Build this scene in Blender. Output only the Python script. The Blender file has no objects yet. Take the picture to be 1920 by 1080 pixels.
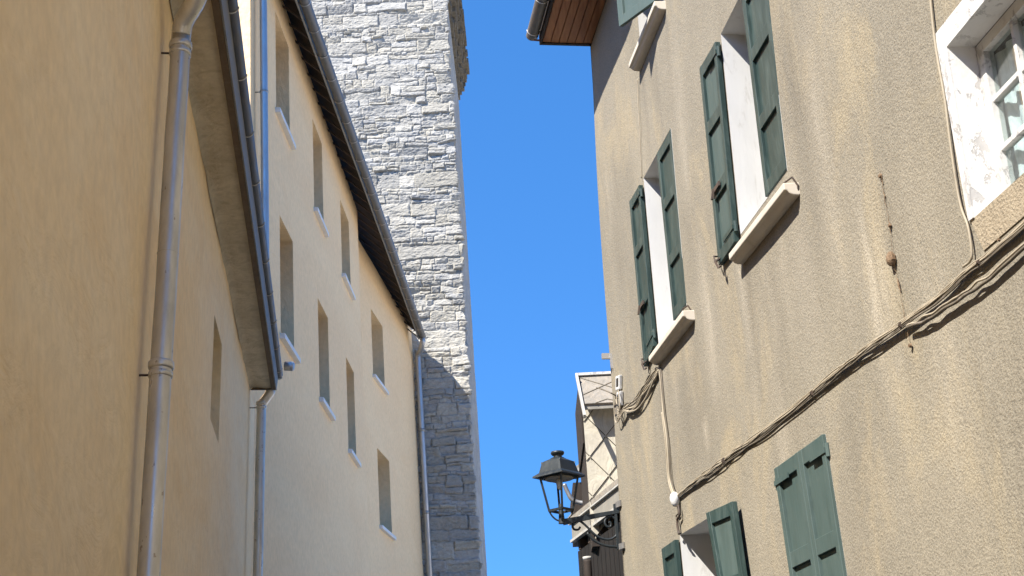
import bpy, bmesh, math, random
import numpy as np
from mathutils import Vector, Matrix, noise
from mathutils.geometry import delaunay_2d_cdt
random.seed(7)
R_ = math.radians
sc = bpy.context.scene
COL = sc.collection

# ------------------------------------------------------------------ camera, world, sun, exposure
FPX, PITCH, ROLL = 2450.0, R_(21), R_(-3)
CAM = Vector((0, 0, 1.6))
cf = Vector((0, math.cos(PITCH), math.sin(PITCH)))
r0 = Vector((1, 0, 0)); u0 = r0.cross(cf)
cr = r0*math.cos(ROLL) + u0*math.sin(ROLL)
cu = -r0*math.sin(ROLL) + u0*math.cos(ROLL)
cam = bpy.data.cameras.new('camera'); co = bpy.data.objects.new('camera', cam); COL.objects.link(co)
cam.sensor_width = 36; cam.lens = FPX/1920*36; cam.clip_start = .05; cam.clip_end = 3000
m = Matrix((cr, cu, -cf)).transposed().to_4x4(); m.translation = CAM; co.matrix_world = m
sc.camera = co
SUN_AZ, SUN_EL = R_(47), R_(47)          # the direction the light travels towards, and its height
w = bpy.data.worlds.new('World'); sc.world = w; w.use_nodes = True
nt = w.node_tree; bg = nt.nodes['Background']
sk = nt.nodes.new('ShaderNodeTexSky'); sk.sky_type = 'NISHITA'; sk.sun_disc = False
sk.sun_elevation = SUN_EL; sk.sun_rotation = SUN_AZ + math.pi
sk.altitude = 2600; sk.air_density = 1.0; sk.dust_density = 0; sk.ozone_density = 3.0
tc = nt.nodes.new('ShaderNodeTexCoord'); va = nt.nodes.new('ShaderNodeVectorMath'); va.operation = 'ADD'
va.inputs[1].default_value = (0, 0, .30)     # clear mountain air: the blue reaches far down
vn_ = nt.nodes.new('ShaderNodeVectorMath'); vn_.operation = 'NORMALIZE'
nt.links.new(tc.outputs['Generated'], va.inputs[0]); nt.links.new(va.outputs[0], vn_.inputs[0]); nt.links.new(vn_.outputs[0], sk.inputs['Vector'])
hs = nt.nodes.new('ShaderNodeHueSaturation'); hs.inputs['Saturation'].default_value = 1.24
nt.links.new(sk.outputs[0], hs.inputs['Color']); nt.links.new(hs.outputs[0], bg.inputs[0]); bg.inputs[1].default_value = .073
sc.cycles.max_bounces = 12; sc.cycles.diffuse_bounces = 8
sl = bpy.data.lights.new('sun', 'SUN'); sl.energy = 2.2; sl.angle = R_(.5); sl.color = (1, .94, .85)
so = bpy.data.objects.new('sun', sl); COL.objects.link(so)
ld = Vector((math.sin(SUN_AZ)*math.cos(SUN_EL), math.cos(SUN_AZ)*math.cos(SUN_EL), -math.sin(SUN_EL)))
so.rotation_euler = ld.to_track_quat('-Z', 'Y').to_euler(); so.location = (-30, -30, 40)
sc.view_settings.view_transform = 'Standard'; sc.view_settings.look = 'None'
sc.view_settings.gamma = 1; sc.view_settings.exposure = 2.52

def ray(x, y):
    return (cr*(x-960) + cu*(540-y) + cf*FPX).normalized()
def at_z(x, y, z):
    d = ray(x, y); return CAM + d*((z-CAM.z)/d.z)
def at_y(x, y, Y):
    d = ray(x, y); return CAM + d*(Y/d.y)

# ------------------------------------------------------------------ materials
def new_mat(name, rough=.8, metal=0.0, spec=.3):
    m = bpy.data.materials.new(name); m.use_nodes = True
    b = m.node_tree.nodes['Principled BSDF']
    b.inputs['Roughness'].default_value = rough; b.inputs['Metallic'].default_value = metal
    b.inputs['Specular IOR Level'].default_value = spec
    return m, m.node_tree, b
def coords(nt, scale=(1, 1, 1)):
    g = nt.nodes.new('ShaderNodeNewGeometry'); mp = nt.nodes.new('ShaderNodeMapping')
    mp.inputs['Scale'].default_value = scale; nt.links.new(g.outputs['Position'], mp.inputs['Vector'])
    return mp.outputs[0]
def nz(nt, scale=1.0, vec=(1, 1, 1), detail=4, rough=.55, dist=0.0):
    n = nt.nodes.new('ShaderNodeTexNoise'); n.inputs['Scale'].default_value = scale
    n.inputs['Detail'].default_value = detail; n.inputs['Roughness'].default_value = rough
    n.inputs['Distortion'].default_value = dist
    nt.links.new(coords(nt, vec), n.inputs['Vector']); return n.outputs['Fac']
def rmp(nt, fac, lo, hi, a=0.0, b=1.0):
    r = nt.nodes.new('ShaderNodeMapRange'); r.inputs[1].default_value = lo; r.inputs[2].default_value = hi
    r.inputs[3].default_value = a; r.inputs[4].default_value = b; r.clamp = True
    nt.links.new(fac, r.inputs[0]); return r.outputs[0]
def mixc(nt, fac, a, b, blend='MIX'):
    m = nt.nodes.new('ShaderNodeMix'); m.data_type = 'RGBA'; m.blend_type = blend
    if isinstance(fac, (int, float)): m.inputs[0].default_value = fac
    else: nt.links.new(fac, m.inputs[0])
    for v, i in ((a, 6), (b, 7)):
        if isinstance(v, tuple): m.inputs[i].default_value = (*v, 1)
        else: nt.links.new(v, m.inputs[i])
    return m.outputs[2]
def mul(nt, a, b, op='MULTIPLY'):
    m = nt.nodes.new('ShaderNodeMath'); m.operation = op
    for v, i in ((a, 0), (b, 1)):
        if isinstance(v, (int, float)): m.inputs[i].default_value = v
        else: nt.links.new(v, m.inputs[i])
    return m.outputs[0]
def bump(nt, b, h, strength=.5, dist=.01, prev=None):
    n = nt.nodes.new('ShaderNodeBump'); n.inputs['Strength'].default_value = strength
    n.inputs['Distance'].default_value = dist; nt.links.new(h, n.inputs['Height'])
    if prev is not None: nt.links.new(prev, n.inputs['Normal'])
    nt.links.new(n.outputs[0], b.inputs['Normal']); return n.outputs[0]

def mottled(name, c1, c2, c3, big=.6, rough=.9, fine=60, fb=.4, vert=.35, streak=.5, bd=.006, ys=1.0):
    """smooth render: three tones in soft vertical mottling, fine trowel texture"""
    m, nt, b = new_mat(name, rough, 0, .2)
    f1 = rmp(nt, nz(nt, big, (1, ys, vert), 6, .62, .8), .38, .62)
    f2 = rmp(nt, nz(nt, big*3.1, (1, ys, vert*(.5 if ys == 1 else .8)), 5, .62, 1.2), .45, .7, 0, streak)
    c = mixc(nt, f1, c1, c2); c = mixc(nt, f2, c, c3)
    f3 = rmp(nt, nz(nt, fine*.5, (1, 1, 1), 3), .3, .7, .93, 1.05)
    cc = nt.nodes.new('ShaderNodeVectorMath'); cc.operation = 'SCALE'
    nt.links.new(c, cc.inputs[0]); nt.links.new(f3, cc.inputs['Scale']); nt.links.new(cc.outputs[0], b.inputs['Base Color'])
    p = bump(nt, b, nz(nt, 6, (1, ys, .5), 5, .6, 1.5), .6, .03)
    bump(nt, b, nz(nt, fine, (1, max(ys, .4), 1), 3), fb, bd, p)
    return m
M = {}
M['orange'] = mottled('orange_render', (.94, .73, .44), (.90, .66, .36), (.95, .78, .51), .9, fine=25, fb=.14, vert=.75, ys=.25)
M['tan'] = mottled('tan_render', (.93, .67, .375), (.90, .63, .345), (.88, .595, .315), .6, fine=25, fb=.12, streak=.45, vert=.7, ys=.22)
M['soffit'] = mottled('grey_plaster', (.52, .455, .335), (.60, .53, .40), (.36, .31, .22), 2.2, fine=50, fb=.4, vert=1, streak=.6)

# rough cast render of the old house
m, nt, b = new_mat('roughcast_render', .95, 0, .15)
f1 = rmp(nt, nz(nt, .55, (1, 1, .45), 5, .6, .5), .38, .62)
f2 = rmp(nt, nz(nt, 1.7, (1, .7, .42), 5, .65, .4), .45, .72, 0, .55)
f4 = rmp(nt, nz(nt, 1.7, (1, 1, .5), 5, .7, .6), .52, .68, 0, .7)
c = mixc(nt, f1, (.254, .225, .172), (.222, .20, .158))
c = mixc(nt, f2, c, (.18, .159, .122)); c = mixc(nt, f4, c, (.31, .26, .175))
f5 = rmp(nt, nz(nt, 2.2, (1, 1, .3), 4, .6, .2), .60, .76, 0, .25)
c = mixc(nt, f5, c, (.38, .34, .27))
sa = nt.nodes.new('ShaderNodeAttribute'); sa.attribute_name = 'stain'
sp_ = nt.nodes.new('ShaderNodeSeparateColor'); nt.links.new(sa.outputs['Color'], sp_.inputs[0])
stn = rmp(nt, nz(nt, 9, (1, 1, .12), 5, .7, .5), .3, .65)
c = mixc(nt, mul(nt, sp_.outputs[0], stn), c, (.125, .11, .088)); c = mixc(nt, mul(nt, sp_.outputs[1], stn), c, (.44, .39, .31))
gr = nz(nt, 90, (1, 1, 1), 3, .6)
g2 = rmp(nt, gr, .38, .62, .83, 1.12)
cc = nt.nodes.new('ShaderNodeVectorMath'); cc.operation = 'SCALE'
nt.links.new(c, cc.inputs[0]); nt.links.new(g2, cc.inputs['Scale']); nt.links.new(cc.outputs[0], b.inputs['Base Color'])
p = bump(nt, b, nz(nt, 1.8, (1, 1, .35), 4, .55), .45, .05)
p = bump(nt, b, nz(nt, 28, (1, 1, 1), 3, .6), .35, .010, p)
bump(nt, b, gr, .6, .009, p)
M['roughcast'] = m
M['roughcast_band'] = mottled('orange_patch_render', (.29, .24, .17), (.27, .225, .16), (.32, .27, .195), 1.5, fine=80, fb=.8, bd=.01)

def metal(name, c1, c2, rough=.4, met=.8, scale=9, chip=None):
    m, nt, b = new_mat(name, rough, met, .5)
    f = rmp(nt, nz(nt, scale, (1, 1, .25), 5, .65), .35, .68)
    c = mixc(nt, f, c1, c2)
    if chip:
        k = rmp(nt, nz(nt, 22, (1, 1, .5), 3, .6), .655, .675)
        c = mixc(nt, k, c, chip)
    nt.links.new(c, b.inputs['Base Color'])
    nt.links.new(rmp(nt, f, 0, 1, rough-.08, rough+.15), b.inputs['Roughness'])
    bump(nt, b, nz(nt, 14, (1, 1, .3), 3), .12, .004)
    return m
M['zinc_warm'] = metal('aged_zinc', (.66, .63, .57), (.46, .44, .39), .34, .6, 8, (.36, .31, .25))
M['zinc_blue'] = metal('bright_zinc', (.50, .50, .50), (.38, .39, .40), .36, .7)
M['zinc_dark'] = metal('dark_zinc', (.11, .11, .11), (.17, .165, .16), .5, .45, 6)
M['zinc_grey'] = metal('grey_zinc', (.30, .29, .28), (.42, .41, .39), .42, .7, 12)
M['clip'] = metal('clip_steel', (.50, .48, .44), (.38, .36, .33), .45, .7)
M['iron'] = metal('rusty_iron', (.055, .045, .04), (.10, .07, .05), .7, .4, 30)
M['lamp'] = metal('black_lamp_paint', (.013, .018, .021), (.022, .029, .033), .45, .2, 20)

def paint(name, c1, c2, wear, rough=.55, wl=.55, wh=.75, grain=60):
    m, nt, b = new_mat(name, rough, 0, .35)
    f = rmp(nt, nz(nt, 5, (1, 1, .35), 5, .65, .3), .35, .65)
    c = mixc(nt, f, c1, c2)
    k = rmp(nt, nz(nt, 9, (1.4, 1.4, .3), 6, .75, .6), wl, wh)
    c = mixc(nt, k, c, wear)
    nt.links.new(c, b.inputs['Base Color'])
    bump(nt, b, nz(nt, grain, (1, 1, .08), 3), .3, .003)
    return m
M['green'] = paint('green_shutter_paint', (.017, .034, .031), (.024, .045, .041), (.07, .10, .092), .5, .47, .80)
M['green_faded'] = paint('faded_green_paint', (.046, .074, .068), (.064, .092, .085), (.045, .067, .06), .6, .47, .68)
M['white'] = paint('white_paint', (.56, .56, .55), (.51, .51, .50), (.40, .39, .37), .6, .56, .72, 30)
M['sill'] = paint('pale_stone_sill', (.52, .475, .40), (.46, .41, .34), (.33, .285, .22), .8, .58, .8, 30)
M['white_sill'] = paint('white_sill_paint', (.74, .72, .68), (.68, .66, .62), (.62, .6, .56), .6, .6, .8, 30)
M['dark_wood'] = paint('dark_brown_wood', (.020, .014, .011), (.03, .022, .017), (.05, .037, .029), .8, .5, .8)
M['rafter'] = paint('rafter_wood', (.05, .036, .028), (.07, .05, .038), (.10, .075, .055), .8, .5, .8)
M['brown_board'] = paint('brown_board', (.10, .07, .045), (.13, .095, .06), (.17, .13, .09), .8, .5, .8)
# flaking white paint
m, nt, b = new_mat('flaking_white_paint', .65, 0, .3)
k = rmp(nt, nz(nt, 13, (1, 1, .6), 6, .72, .5),   .555, .57)
k2 = rmp(nt, nz(nt, 2.3, (1, 1, 1), 2), .42, .5)
k = mul(nt, k, k2)
c = mixc(nt, rmp(nt, nz(nt, 4), .35, .65), (.56, .55, .53), (.49, .48, .46))
c = mixc(nt, k, c, (.36, .35, .34)); nt.links.new(c, b.inputs['Base Color'])
bump(nt, b, mul(nt, k, -1.0), .6, .006, bump(nt, b, nz(nt, 30, (1, 1, 1), 4), .35, .006))
M['flaking'] = m
# stained larch boards
m, nt, b = new_mat('stained_larch', .6, 0, .3)
c = mixc(nt, rmp(nt, nz(nt, 14, (1.5, .16, 1), 5, .6, .8), .35, .65), (.24, .10, .042), (.36, .165, .07))
nt.links.new(c, b.inputs['Base Color']); M['larch'] = m
m, nt, b = new_mat('stained_larch_cross', .6, 0, .3)
c = mixc(nt, rmp(nt, nz(nt, 14, (.16, 1.5, 1), 5, .6, .8), .35, .65), (.17, .07, .028), (.26, .115, .048))
nt.links.new(c, b.inputs['Base Color']); M['larch2'] = m
# stone, tone per stone from an attribute
m, nt, b = new_mat('grey_limestone', .9, 0, .2)
at = nt.nodes.new('ShaderNodeAttribute'); at.attribute_name = 'tone'
f = rmp(nt, nz(nt, 9, (1, 1, 1.6), 6, .7, .4), .3, .7, .78, 1.16)
cc = nt.nodes.new('ShaderNodeVectorMath'); cc.operation = 'SCALE'
nt.links.new(at.outputs['Color'], cc.inputs[0]); nt.links.new(f, cc.inputs['Scale'])
nt.links.new(cc.outputs[0], b.inputs['Base Color'])
bump(nt, b, nz(nt, 18, (1, 1, 2.2), 6, .7), .8, .03)
M['stone'] = m
M['slab'] = mottled('brown_slate_slab', (.13, .115, .09), (.19, .165, .125), (.08, .07, .055), 6, fine=40, fb=.6, vert=1)
M['slate'] = mottled('weathered_slate_tile', (.26, .235, .20), (.20, .185, .16), (.33, .27, .20), 6, fine=40, fb=.5, vert=1)
M['cladding'] = mottled('cream_fibre_tile', (.42, .39, .315), (.385, .355, .295), (.35, .32, .26), 3, fine=40, fb=.2, vert=1)
M['roof'] = mottled('dark_roof_slate', (.07, .068, .066), (.1, .097, .09), (.05, .05, .05), 4, fine=20, fb=.5, vert=1)
M['shade_wood'] = paint('shade_black_wood', (.006, .005, .0045), (.010, .008, .007), (.016, .013, .011), .85, .5, .8)  # near-black wood: the shade below the eave is painted into the colour
M['zinc_dull'] = metal('dull_zinc_strip', (.20, .19, .172), (.27, .26, .235), .62, .25, 12)
M['trim'] = paint('pale_weathered_trim', (.40, .39, .36), (.34, .33, .30), (.24, .22, .19), .7, .5, .7)
M['fascia'] = paint('grey_fascia', (.20, .19, .165), (.25, .235, .2), (.30, .28, .24), .6, .5, .8)
M['cable'] = paint('beige_cable', (.35, .30, .22), (.29, .25, .185), (.20, .165, .12), .6, .5, .7)
M['cable_dark'] = paint('dark_cable', (.09, .075, .055), (.13, .11, .08), (.2, .17, .14), .6, .5, .7)
M['rust_mark'] = mottled('rust_stain', (.13, .085, .05), (.2, .14, .09), (.09, .06, .04), 20, fine=60, fb=.5, vert=1)
M['street'] = mottled('stone_paving', (.52, .48, .41), (.47, .43, .37), (.56, .52, .45), 1, fine=30, fb=.6, vert=1)
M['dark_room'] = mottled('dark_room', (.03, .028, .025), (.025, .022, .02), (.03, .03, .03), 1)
m, nt, b = new_mat('curtain_cloth', .9, 0, .1)
c = mixc(nt, rmp(nt, nz(nt, 16, (1, 1, .4), 4, .6, 1.2), .4, .6), (.70, .74, .74), (.5, .56, .57))
nt.links.new(c, b.inputs['Base Color']); bump(nt, b, nz(nt, 9, (1, 1, .3), 3), .5, .02); M['curtain'] = m
m = bpy.data.materials.new('window_glass'); m.use_nodes = True; nt = m.node_tree
for n in list(nt.nodes): nt.nodes.remove(n)
o = nt.nodes.new('ShaderNodeOutputMaterial'); mx = nt.nodes.new('ShaderNodeMixShader')
tr = nt.nodes.new('ShaderNodeBsdfTransparent'); tr.inputs[0].default_value = (.86, .9, .9, 1)
gl = nt.nodes.new('ShaderNodeBsdfGlossy'); gl.inputs['Roughness'].default_value = .03
lw = nt.nodes.new('ShaderNodeLayerWeight'); lw.inputs[0].default_value = .5
pw = nt.nodes.new('ShaderNodeMath'); pw.operation = 'POWER'; pw.inputs[1].default_value = 3.5; nt.links.new(lw.outputs['Facing'], pw.inputs[0])
rm_ = nt.nodes.new('ShaderNodeMapRange'); rm_.inputs[3].default_value = .05; rm_.inputs[4].default_value = .75; nt.links.new(pw.outputs[0], rm_.inputs[0])
nt.links.new(rm_.outputs[0], mx.inputs[0]); nt.links.new(tr.outputs[0], mx.inputs[1]); nt.links.new(gl.outputs[0], mx.inputs[2])
nt.links.new(mx.outputs[0], o.inputs[0]); M['glass'] = m

# ------------------------------------------------------------------ builders
class MB:
    def __init__(s): s.v = []; s.f = []
    def add(s, vs, fs):
        b = len(s.v); s.v += [Vector(v) for v in vs]; s.f += [tuple(b+i for i in f) for f in fs]; return s
    def hexa(s, p):         # 4 bottom + 4 top corners
        return s.add(p, [(3, 2, 1, 0), (4, 5, 6, 7), (0, 1, 5, 4), (1, 2, 6, 5), (2, 3, 7, 6), (3, 0, 4, 7)])
    def box(s, x0, x1, y0, y1, z0, z1):
        return s.hexa([(x0, y0, z0), (x1, y0, z0), (x1, y1, z0), (x0, y1, z0), (x0, y0, z1), (x1, y0, z1), (x1, y1, z1), (x0, y1, z1)])
    def poly(s, pts): return s.add(pts, [tuple(range(len(pts)))])
    def bar(s, a, b, w, h, up=Vector((0, 0, 1)), w2=None, h2=None):
        a = Vector(a); b = Vector(b); d = (b-a).normalized(); sd = d.cross(up).normalized(); u = sd.cross(d)
        w2 = w if w2 is None else w2; h2 = h if h2 is None else h2
        p = [a-sd*w/2-u*h/2, a+sd*w/2-u*h/2, b+sd*w2/2-u*h2/2, b-sd*w2/2-u*h2/2,
             a-sd*w/2+u*h/2, a+sd*w/2+u*h/2, b+sd*w2/2+u*h2/2, b-sd*w2/2+u*h2/2]
        return s.hexa(p)
    def tube(s, pts, r, n=12, cap=True):
        pts = [Vector(p) for p in pts]; rs = r if isinstance(r, (list, tuple)) else [r]*len(pts)
        T = [(pts[min(i+1, len(pts)-1)]-pts[max(i-1, 0)]).normalized() for i in range(len(pts))]
        nrm = T[0].cross(Vector((.3, .2, 1)) if abs(T[0].z) < .9 else Vector((1, .1, 0))).normalized()
        vs = []; fs = []
        for i, p in enumerate(pts):
            nrm = (nrm - T[i]*nrm.dot(T[i])).normalized(); bn = T[i].cross(nrm)
            for k in range(n):
                a = 2*math.pi*k/n; vs.append(p + (nrm*math.cos(a)+bn*math.sin(a))*rs[i])
        for i in range(len(pts)-1):
            for k in range(n):
                k2 = (k+1) % n; fs.append((i*n+k, i*n+k2, (i+1)*n+k2, (i+1)*n+k))
        if cap: fs.append(tuple(range(n))[::-1]); fs.append(tuple((len(pts)-1)*n+k for k in range(n)))
        return s.add(vs, fs)
    def prism(s, pl, q, o0, o1):    # polygon in wall coordinates, from o0 to o1
        n = len(q); vs = [pl.P(a, h, o0) for a, h in q] + [pl.P(a, h, o1) for a, h in q]
        return s.add(vs, [tuple(range(n))[::-1], tuple(range(n, 2*n))] + [(i, (i+1) % n, n+(i+1) % n, n+i) for i in range(n)])
    def build(s, name, mat, parent=None, smooth=False, bevel=0):
        me = bpy.data.meshes.new(name); me.from_pydata([tuple(v) for v in s.v], [], s.f); me.validate()
        bm = bmesh.new(); bm.from_mesh(me); bmesh.ops.recalc_face_normals(bm, faces=bm.faces)
        bm.to_mesh(me); bm.free()
        me.materials.append(mat)
        if smooth:
            for p in me.polygons: p.use_smooth = len(p.vertices) <= 4
        o = bpy.data.objects.new(name, me); COL.objects.link(o)
        if parent is not None:
            o.parent = parent; o.matrix_parent_inverse = Matrix.Translation(-parent_loc(parent))
        if bevel:
            b = o.modifiers.new('bevel', 'BEVEL'); b.width = bevel; b.segments = 2; b.limit_method = 'ANGLE'
        return o
def parent_loc(p):
    l = Vector(p.location)
    return l + (parent_loc(p.parent) if p.parent is not None and False else Vector())
LOCS = {}
def thing(name, label, cat, loc=(0, 0, 0), group=None):
    o = bpy.data.objects.new(name, None); COL.objects.link(o); o.location = loc; o.empty_display_size = .2
    o['label'] = label; o['category'] = cat
    if group: o['group'] = group
    return o
def tag(o, label, cat, group=None):
    o['label'] = label; o['category'] = cat
    if group: o['group'] = group
    return o
class Plane:
    """a wall: O on it, u along it (away from the camera), v up it, n out towards the street"""
    def __init__(s, az, O, side, lean=0.0):
        az = R_(az); s.u = Vector((math.sin(az), math.cos(az), 0)); s.n = Vector((math.cos(az), -math.sin(az), 0))*side
        s.v = Vector((0, 0, 1)) + s.n*lean; s.O = Vector(O); s.nn = s.u.cross(s.v).normalized()
    def P(s, a, h, o=0.0): return s.O + s.u*a + s.v*h + s.n*o
    def hit(s, x, y, o=0.0):
        d = ray(x, y); Q = s.O + s.n*o; t = (Q-CAM).dot(s.nn)/d.dot(s.nn); p = CAM + d*t - Q
        h = p.z; return ((p - s.v*h).dot(s.u), h)
def lerp2(a, b, t): return (a[0]+(b[0]-a[0])*t, a[1]+(b[1]-a[1])*t)
def inside(p, poly):
    c = False; n = len(poly)
    for i in range(n):
        (x1, y1), (x2, y2) = poly[i], poly[(i+1) % n]
        if (y1 > p[1]) != (y2 > p[1]) and p[0] < (x2-x1)*(p[1]-y1)/(y2-y1)+x1: c = not c
    return c
def seg_d(p, a, b):
    ax, ay = a; bx, by = b; dx, dy = bx-ax, by-ay; L = dx*dx+dy*dy
    t = max(0, min(1, ((p[0]-ax)*dx+(p[1]-ay)*dy)/L)) if L > 0 else 0
    return math.hypot(p[0]-ax-t*dx, p[1]-ay-t*dy)
def wall_faces(mb, pl, outer, holes, step, amp, depth, rag=0.0):
    """street wall with its openings: a gently uneven surface, and jambs running `depth` back"""
    pts = []; edges = []
    def ring(q, sub):
        b = len(pts); L = []
        for i in range(len(q)):
            a, c = q[i], q[(i+1) % len(q)]; n = max(1, int(math.dist(a, c)/sub))
            for k in range(n): L.append(lerp2(a, c, k/n))
        for i in range(len(L)): edges.append((b+i, b+(i+1) % len(L)))
        pts.extend(L); return L
    ring(outer, step)
    rings = [ring(q, .12) for q in holes]
    a0 = min(p[0] for p in outer); a1 = max(p[0] for p in outer); h0 = min(p[1] for p in outer); h1 = max(p[1] for p in outer)
    y = h0+step
    while y < h1-step*.6:
        x = a0+step
        while x < a1-step*.6:
            q = (x+random.uniform(-.2, .2)*step, y+random.uniform(-.2, .2)*step)
            if inside(q, outer) and not any(inside(q, r) for r in holes) and min([seg_d(q, r[i], r[(i+1) % len(r)]) for r in holes for i in range(len(r))] or [9]) > .06: pts.append(q)
            x += step
        y += step
    vo, eo, fo, _, _, _ = delaunay_2d_cdt([Vector(p) for p in pts], edges, [], 0, 1e-5)
    vs = []
    for v in vo:
        d = min([seg_d(v, r[i], r[(i+1) % len(r)]) for r in holes for i in range(len(r))] or [9])
        k = min(1, max(0, (d-.02)/.3))
        vs.append(pl.P(v[0], v[1], amp*k*noise.noise(Vector((v[0]*.7, v[1]*.45, 3)))*2))
    fs = []
    for f in fo:
        c = (sum(vo[i][0] for i in f)/3, sum(vo[i][1] for i in f)/3)
        if inside(c, outer) and not any(inside(c, q) for q in holes): fs.append(tuple(f))
    mb.add(vs, fs)
    if depth:
        for q in holes:
            n = len(q); vs = [pl.P(a, h, 0) for a, h in q]+[pl.P(a, h, -depth) for a, h in q]
            mb.add(vs, [(i, (i+1) % n, n+(i+1) % n, n+i) for i in range(n)])
def sweep_half(mb, A, B, r, n=14, t=.008, up=Vector((0, 0, 1))):
    """half round gutter, open to the top"""
    A = Vector(A); B = Vector(B); d = (B-A).normalized(); sd = d.cross(up).normalized()
    prof = [(-math.cos(math.pi*k/n)*r, -math.sin(math.pi*k/n)*r) for k in range(n+1)]
    prof += [(math.cos(math.pi*k/n)*(r-t), -math.sin(math.pi*k/n)*(r-t)) for k in range(n+1)]
    N = len(prof); vs = [P+sd*x+up*y for P in (A, B) for x, y in prof]
    mb.add(vs, [(i, (i+1) % N, N+(i+1) % N, N+i) for i in range(N)])
    m2 = n+1   # end caps
    mb.add([A+sd*x+up*y for x, y in prof[:m2]], [tuple(range(m2))]); mb.add([B+sd*x+up*y for x, y in prof[:m2]], [tuple(range(m2))])
def ring_pts(c, ax, r, n=20, a0=0, a1=2*math.pi):
    ax = Vector(ax).normalized(); s = ax.cross(Vector((.12, 1, .3))).normalized(); t = ax.cross(s)
    return [Vector(c)+(s*math.cos(a0+(a1-a0)*k/n)+t*math.sin(a0+(a1-a0)*k/n))*r for k in range(n+1)]
def smooth_path(pts, n=8):
    pts = [Vector(p) for p in pts]; out = []
    for i in range(len(pts)-1):
        p0 = pts[max(i-1, 0)]; p1 = pts[i]; p2 = pts[i+1]; p3 = pts[min(i+2, len(pts)-1)]
        for k in range(n):
            t = k/n; out.append(.5*((2*p1)+(p2-p0)*t+(2*p0-5*p1+4*p2-p3)*t*t+(3*p1-p0-3*p2+p3)*t**3))
    return out+[pts[-1]]

def shutter(pl, quad, o_far, o_near, parent, mat=None, rails=(0, 1/3, 2/3, 1), th=.035, hinge=None, label=None, stile=.13, panel=None):
    """quad in wall coordinates: far-top, near-top, near-bottom, far-bottom; o = distance of its back from the wall"""
    FT, NT, NB, FB = quad
    def Q(s, t, o):     # s from the far to the near edge, t from top to bottom
        a = lerp2(lerp2(FT, NT, s), lerp2(FB, NB, s), t)
        return pl.P(a[0], a[1], o_far+(o_near-o_far)*s+o)
    H = math.dist(FT, FB); rh = .085/H
    def blk(s0, s1, t0, t1, oa, ob):
        mb.hexa([Q(s0, t1, oa), Q(s1, t1, oa), Q(s1, t1, ob), Q(s0, t1, ob), Q(s0, t0, oa), Q(s1, t0, oa), Q(s1, t0, ob), Q(s0, t0, ob)])
    mb = MB(); blk(0, stile, 0, 1, 0, th); blk(1-stile, 1, 0, 1, 0, th)
    cuts = []
    for r in rails:
        t0 = max(0, r-rh/2); t1 = min(1, r+rh/2)
        if r == 0: t1 = rh
        if r == 1: t0 = 1-rh
        cuts.append((t0, t1)); blk(stile, 1-stile, t0, t1, 0, th-.002)
        if r > 0 and r < 1: blk(stile, 1-stile, t1, t1+.012/H, .002, th*.45)
    o = mb.build('shutter', mat or M['green'], parent, bevel=.003)
    if label: o['label'] = label
    mb = MB()
    for i in range(len(cuts)-1): blk(stile-.01, 1.01-stile, cuts[i][1]-.002, cuts[i+1][0]+.002, .006, .014)
    mb.build('shutter_panel', panel or mat or M['green'], o)
    if hinge is not None:
        for t in (.055, .93):
            mb = MB(); s = 1 if hinge == 'near' else 0
            s1 = 1.03 if hinge == 'near' else -.03
            c = Q(s1, t, th*.6); mb.tube([c-Vector((0, 0, .035)), c+Vector((0, 0, .035))], .013, 10)
            e = Q(.45 if hinge == 'near' else .55, t, th+.003)
            mb.bar(Q(s1, t, th+.003), e, .008, .028, Vector((0, 0, 1)))
            mb.build('hinge', M['green'] if mat is None else mat, o)
    return o
def sill(pl, a0, a1, htop, parent, mat, proj=.08, th=.075, back=-.05, cove=True, name='sill', dh=0.0):
    prof = [(back, 0), (proj, -.008), (proj, -th)] + ([(proj-.018, -th-.004), (proj-.03, -th-.02), (proj-.05, -th-.028), (.003, -th-.03)] if cove else [(.003, -th)]) + [(back, -th)]
    n = len(prof); mb = MB(); vs = [pl.P(a0, htop+h, o) for o, h in prof]+[pl.P(a1, htop+dh+h, o) for o, h in prof]
    mb.add(vs, [tuple(range(n))[::-1], tuple(range(n, 2*n))]+[(i, (i+1) % n, n+(i+1) % n, n+i) for i in range(n)])
    return mb.build(name, mat, parent, bevel=.006)
def window_unit(pl, q, depth, parent, frame_mat, panes=(2, 3), back=.25, name='window', fw=.05, bar=.022, label=None, curtain=False, pane_mat=None):
    """casement at the back of an opening; q = opening quad far-top, near-top, near-bottom, far-bottom"""
    FT, NT, NB, FB = q
    def A(s, t): return lerp2(lerp2(FT, NT, s), lerp2(FB, NB, s), t)
    W = math.dist(FT, NT); H = math.dist(FT, FB); x = fw/W; y = fw/H
    mb = MB()
    for s0, s1, t0, t1 in ((0, x, 0, 1), (1-x, 1, 0, 1), (x, 1-x, 0, y), (x, 1-x, 1-y, 1)):
        mb.prism(pl, [A(s0, t0), A(s1, t0), A(s1, t1), A(s0, t1)], -depth-.05, -depth)
    nx, ny = panes; bx = bar/W; by = bar/H
    for i in range(1, nx):
        s = x+(1-2*x)*i/nx; k = 1.9 if nx % 2 == 0 and i == nx//2 else 1
        mb.prism(pl, [A(s-bx*k, y), A(s+bx*k, y), A(s+bx*k, 1-y), A(s-bx*k, 1-y)], -depth-.045, -depth-.006)
    for j in range(1, ny):
        t = y+(1-2*y)*j/ny; mb.prism(pl, [A(x, t-by), A(1-x, t-by), A(1-x, t+by), A(x, t+by)], -depth-.043, -depth-.009)
    o = mb.build(name, frame_mat, parent, bevel=.003)
    if label: o['label'] = label
    MB().prism(pl, [A(x*.6, y*.6), A(1-x*.6, y*.6), A(1-x*.6, 1-y*.6), A(x*.6, 1-y*.6)], -depth-.030, -depth-.027).build('pane', M['glass'], o)
    return o

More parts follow.
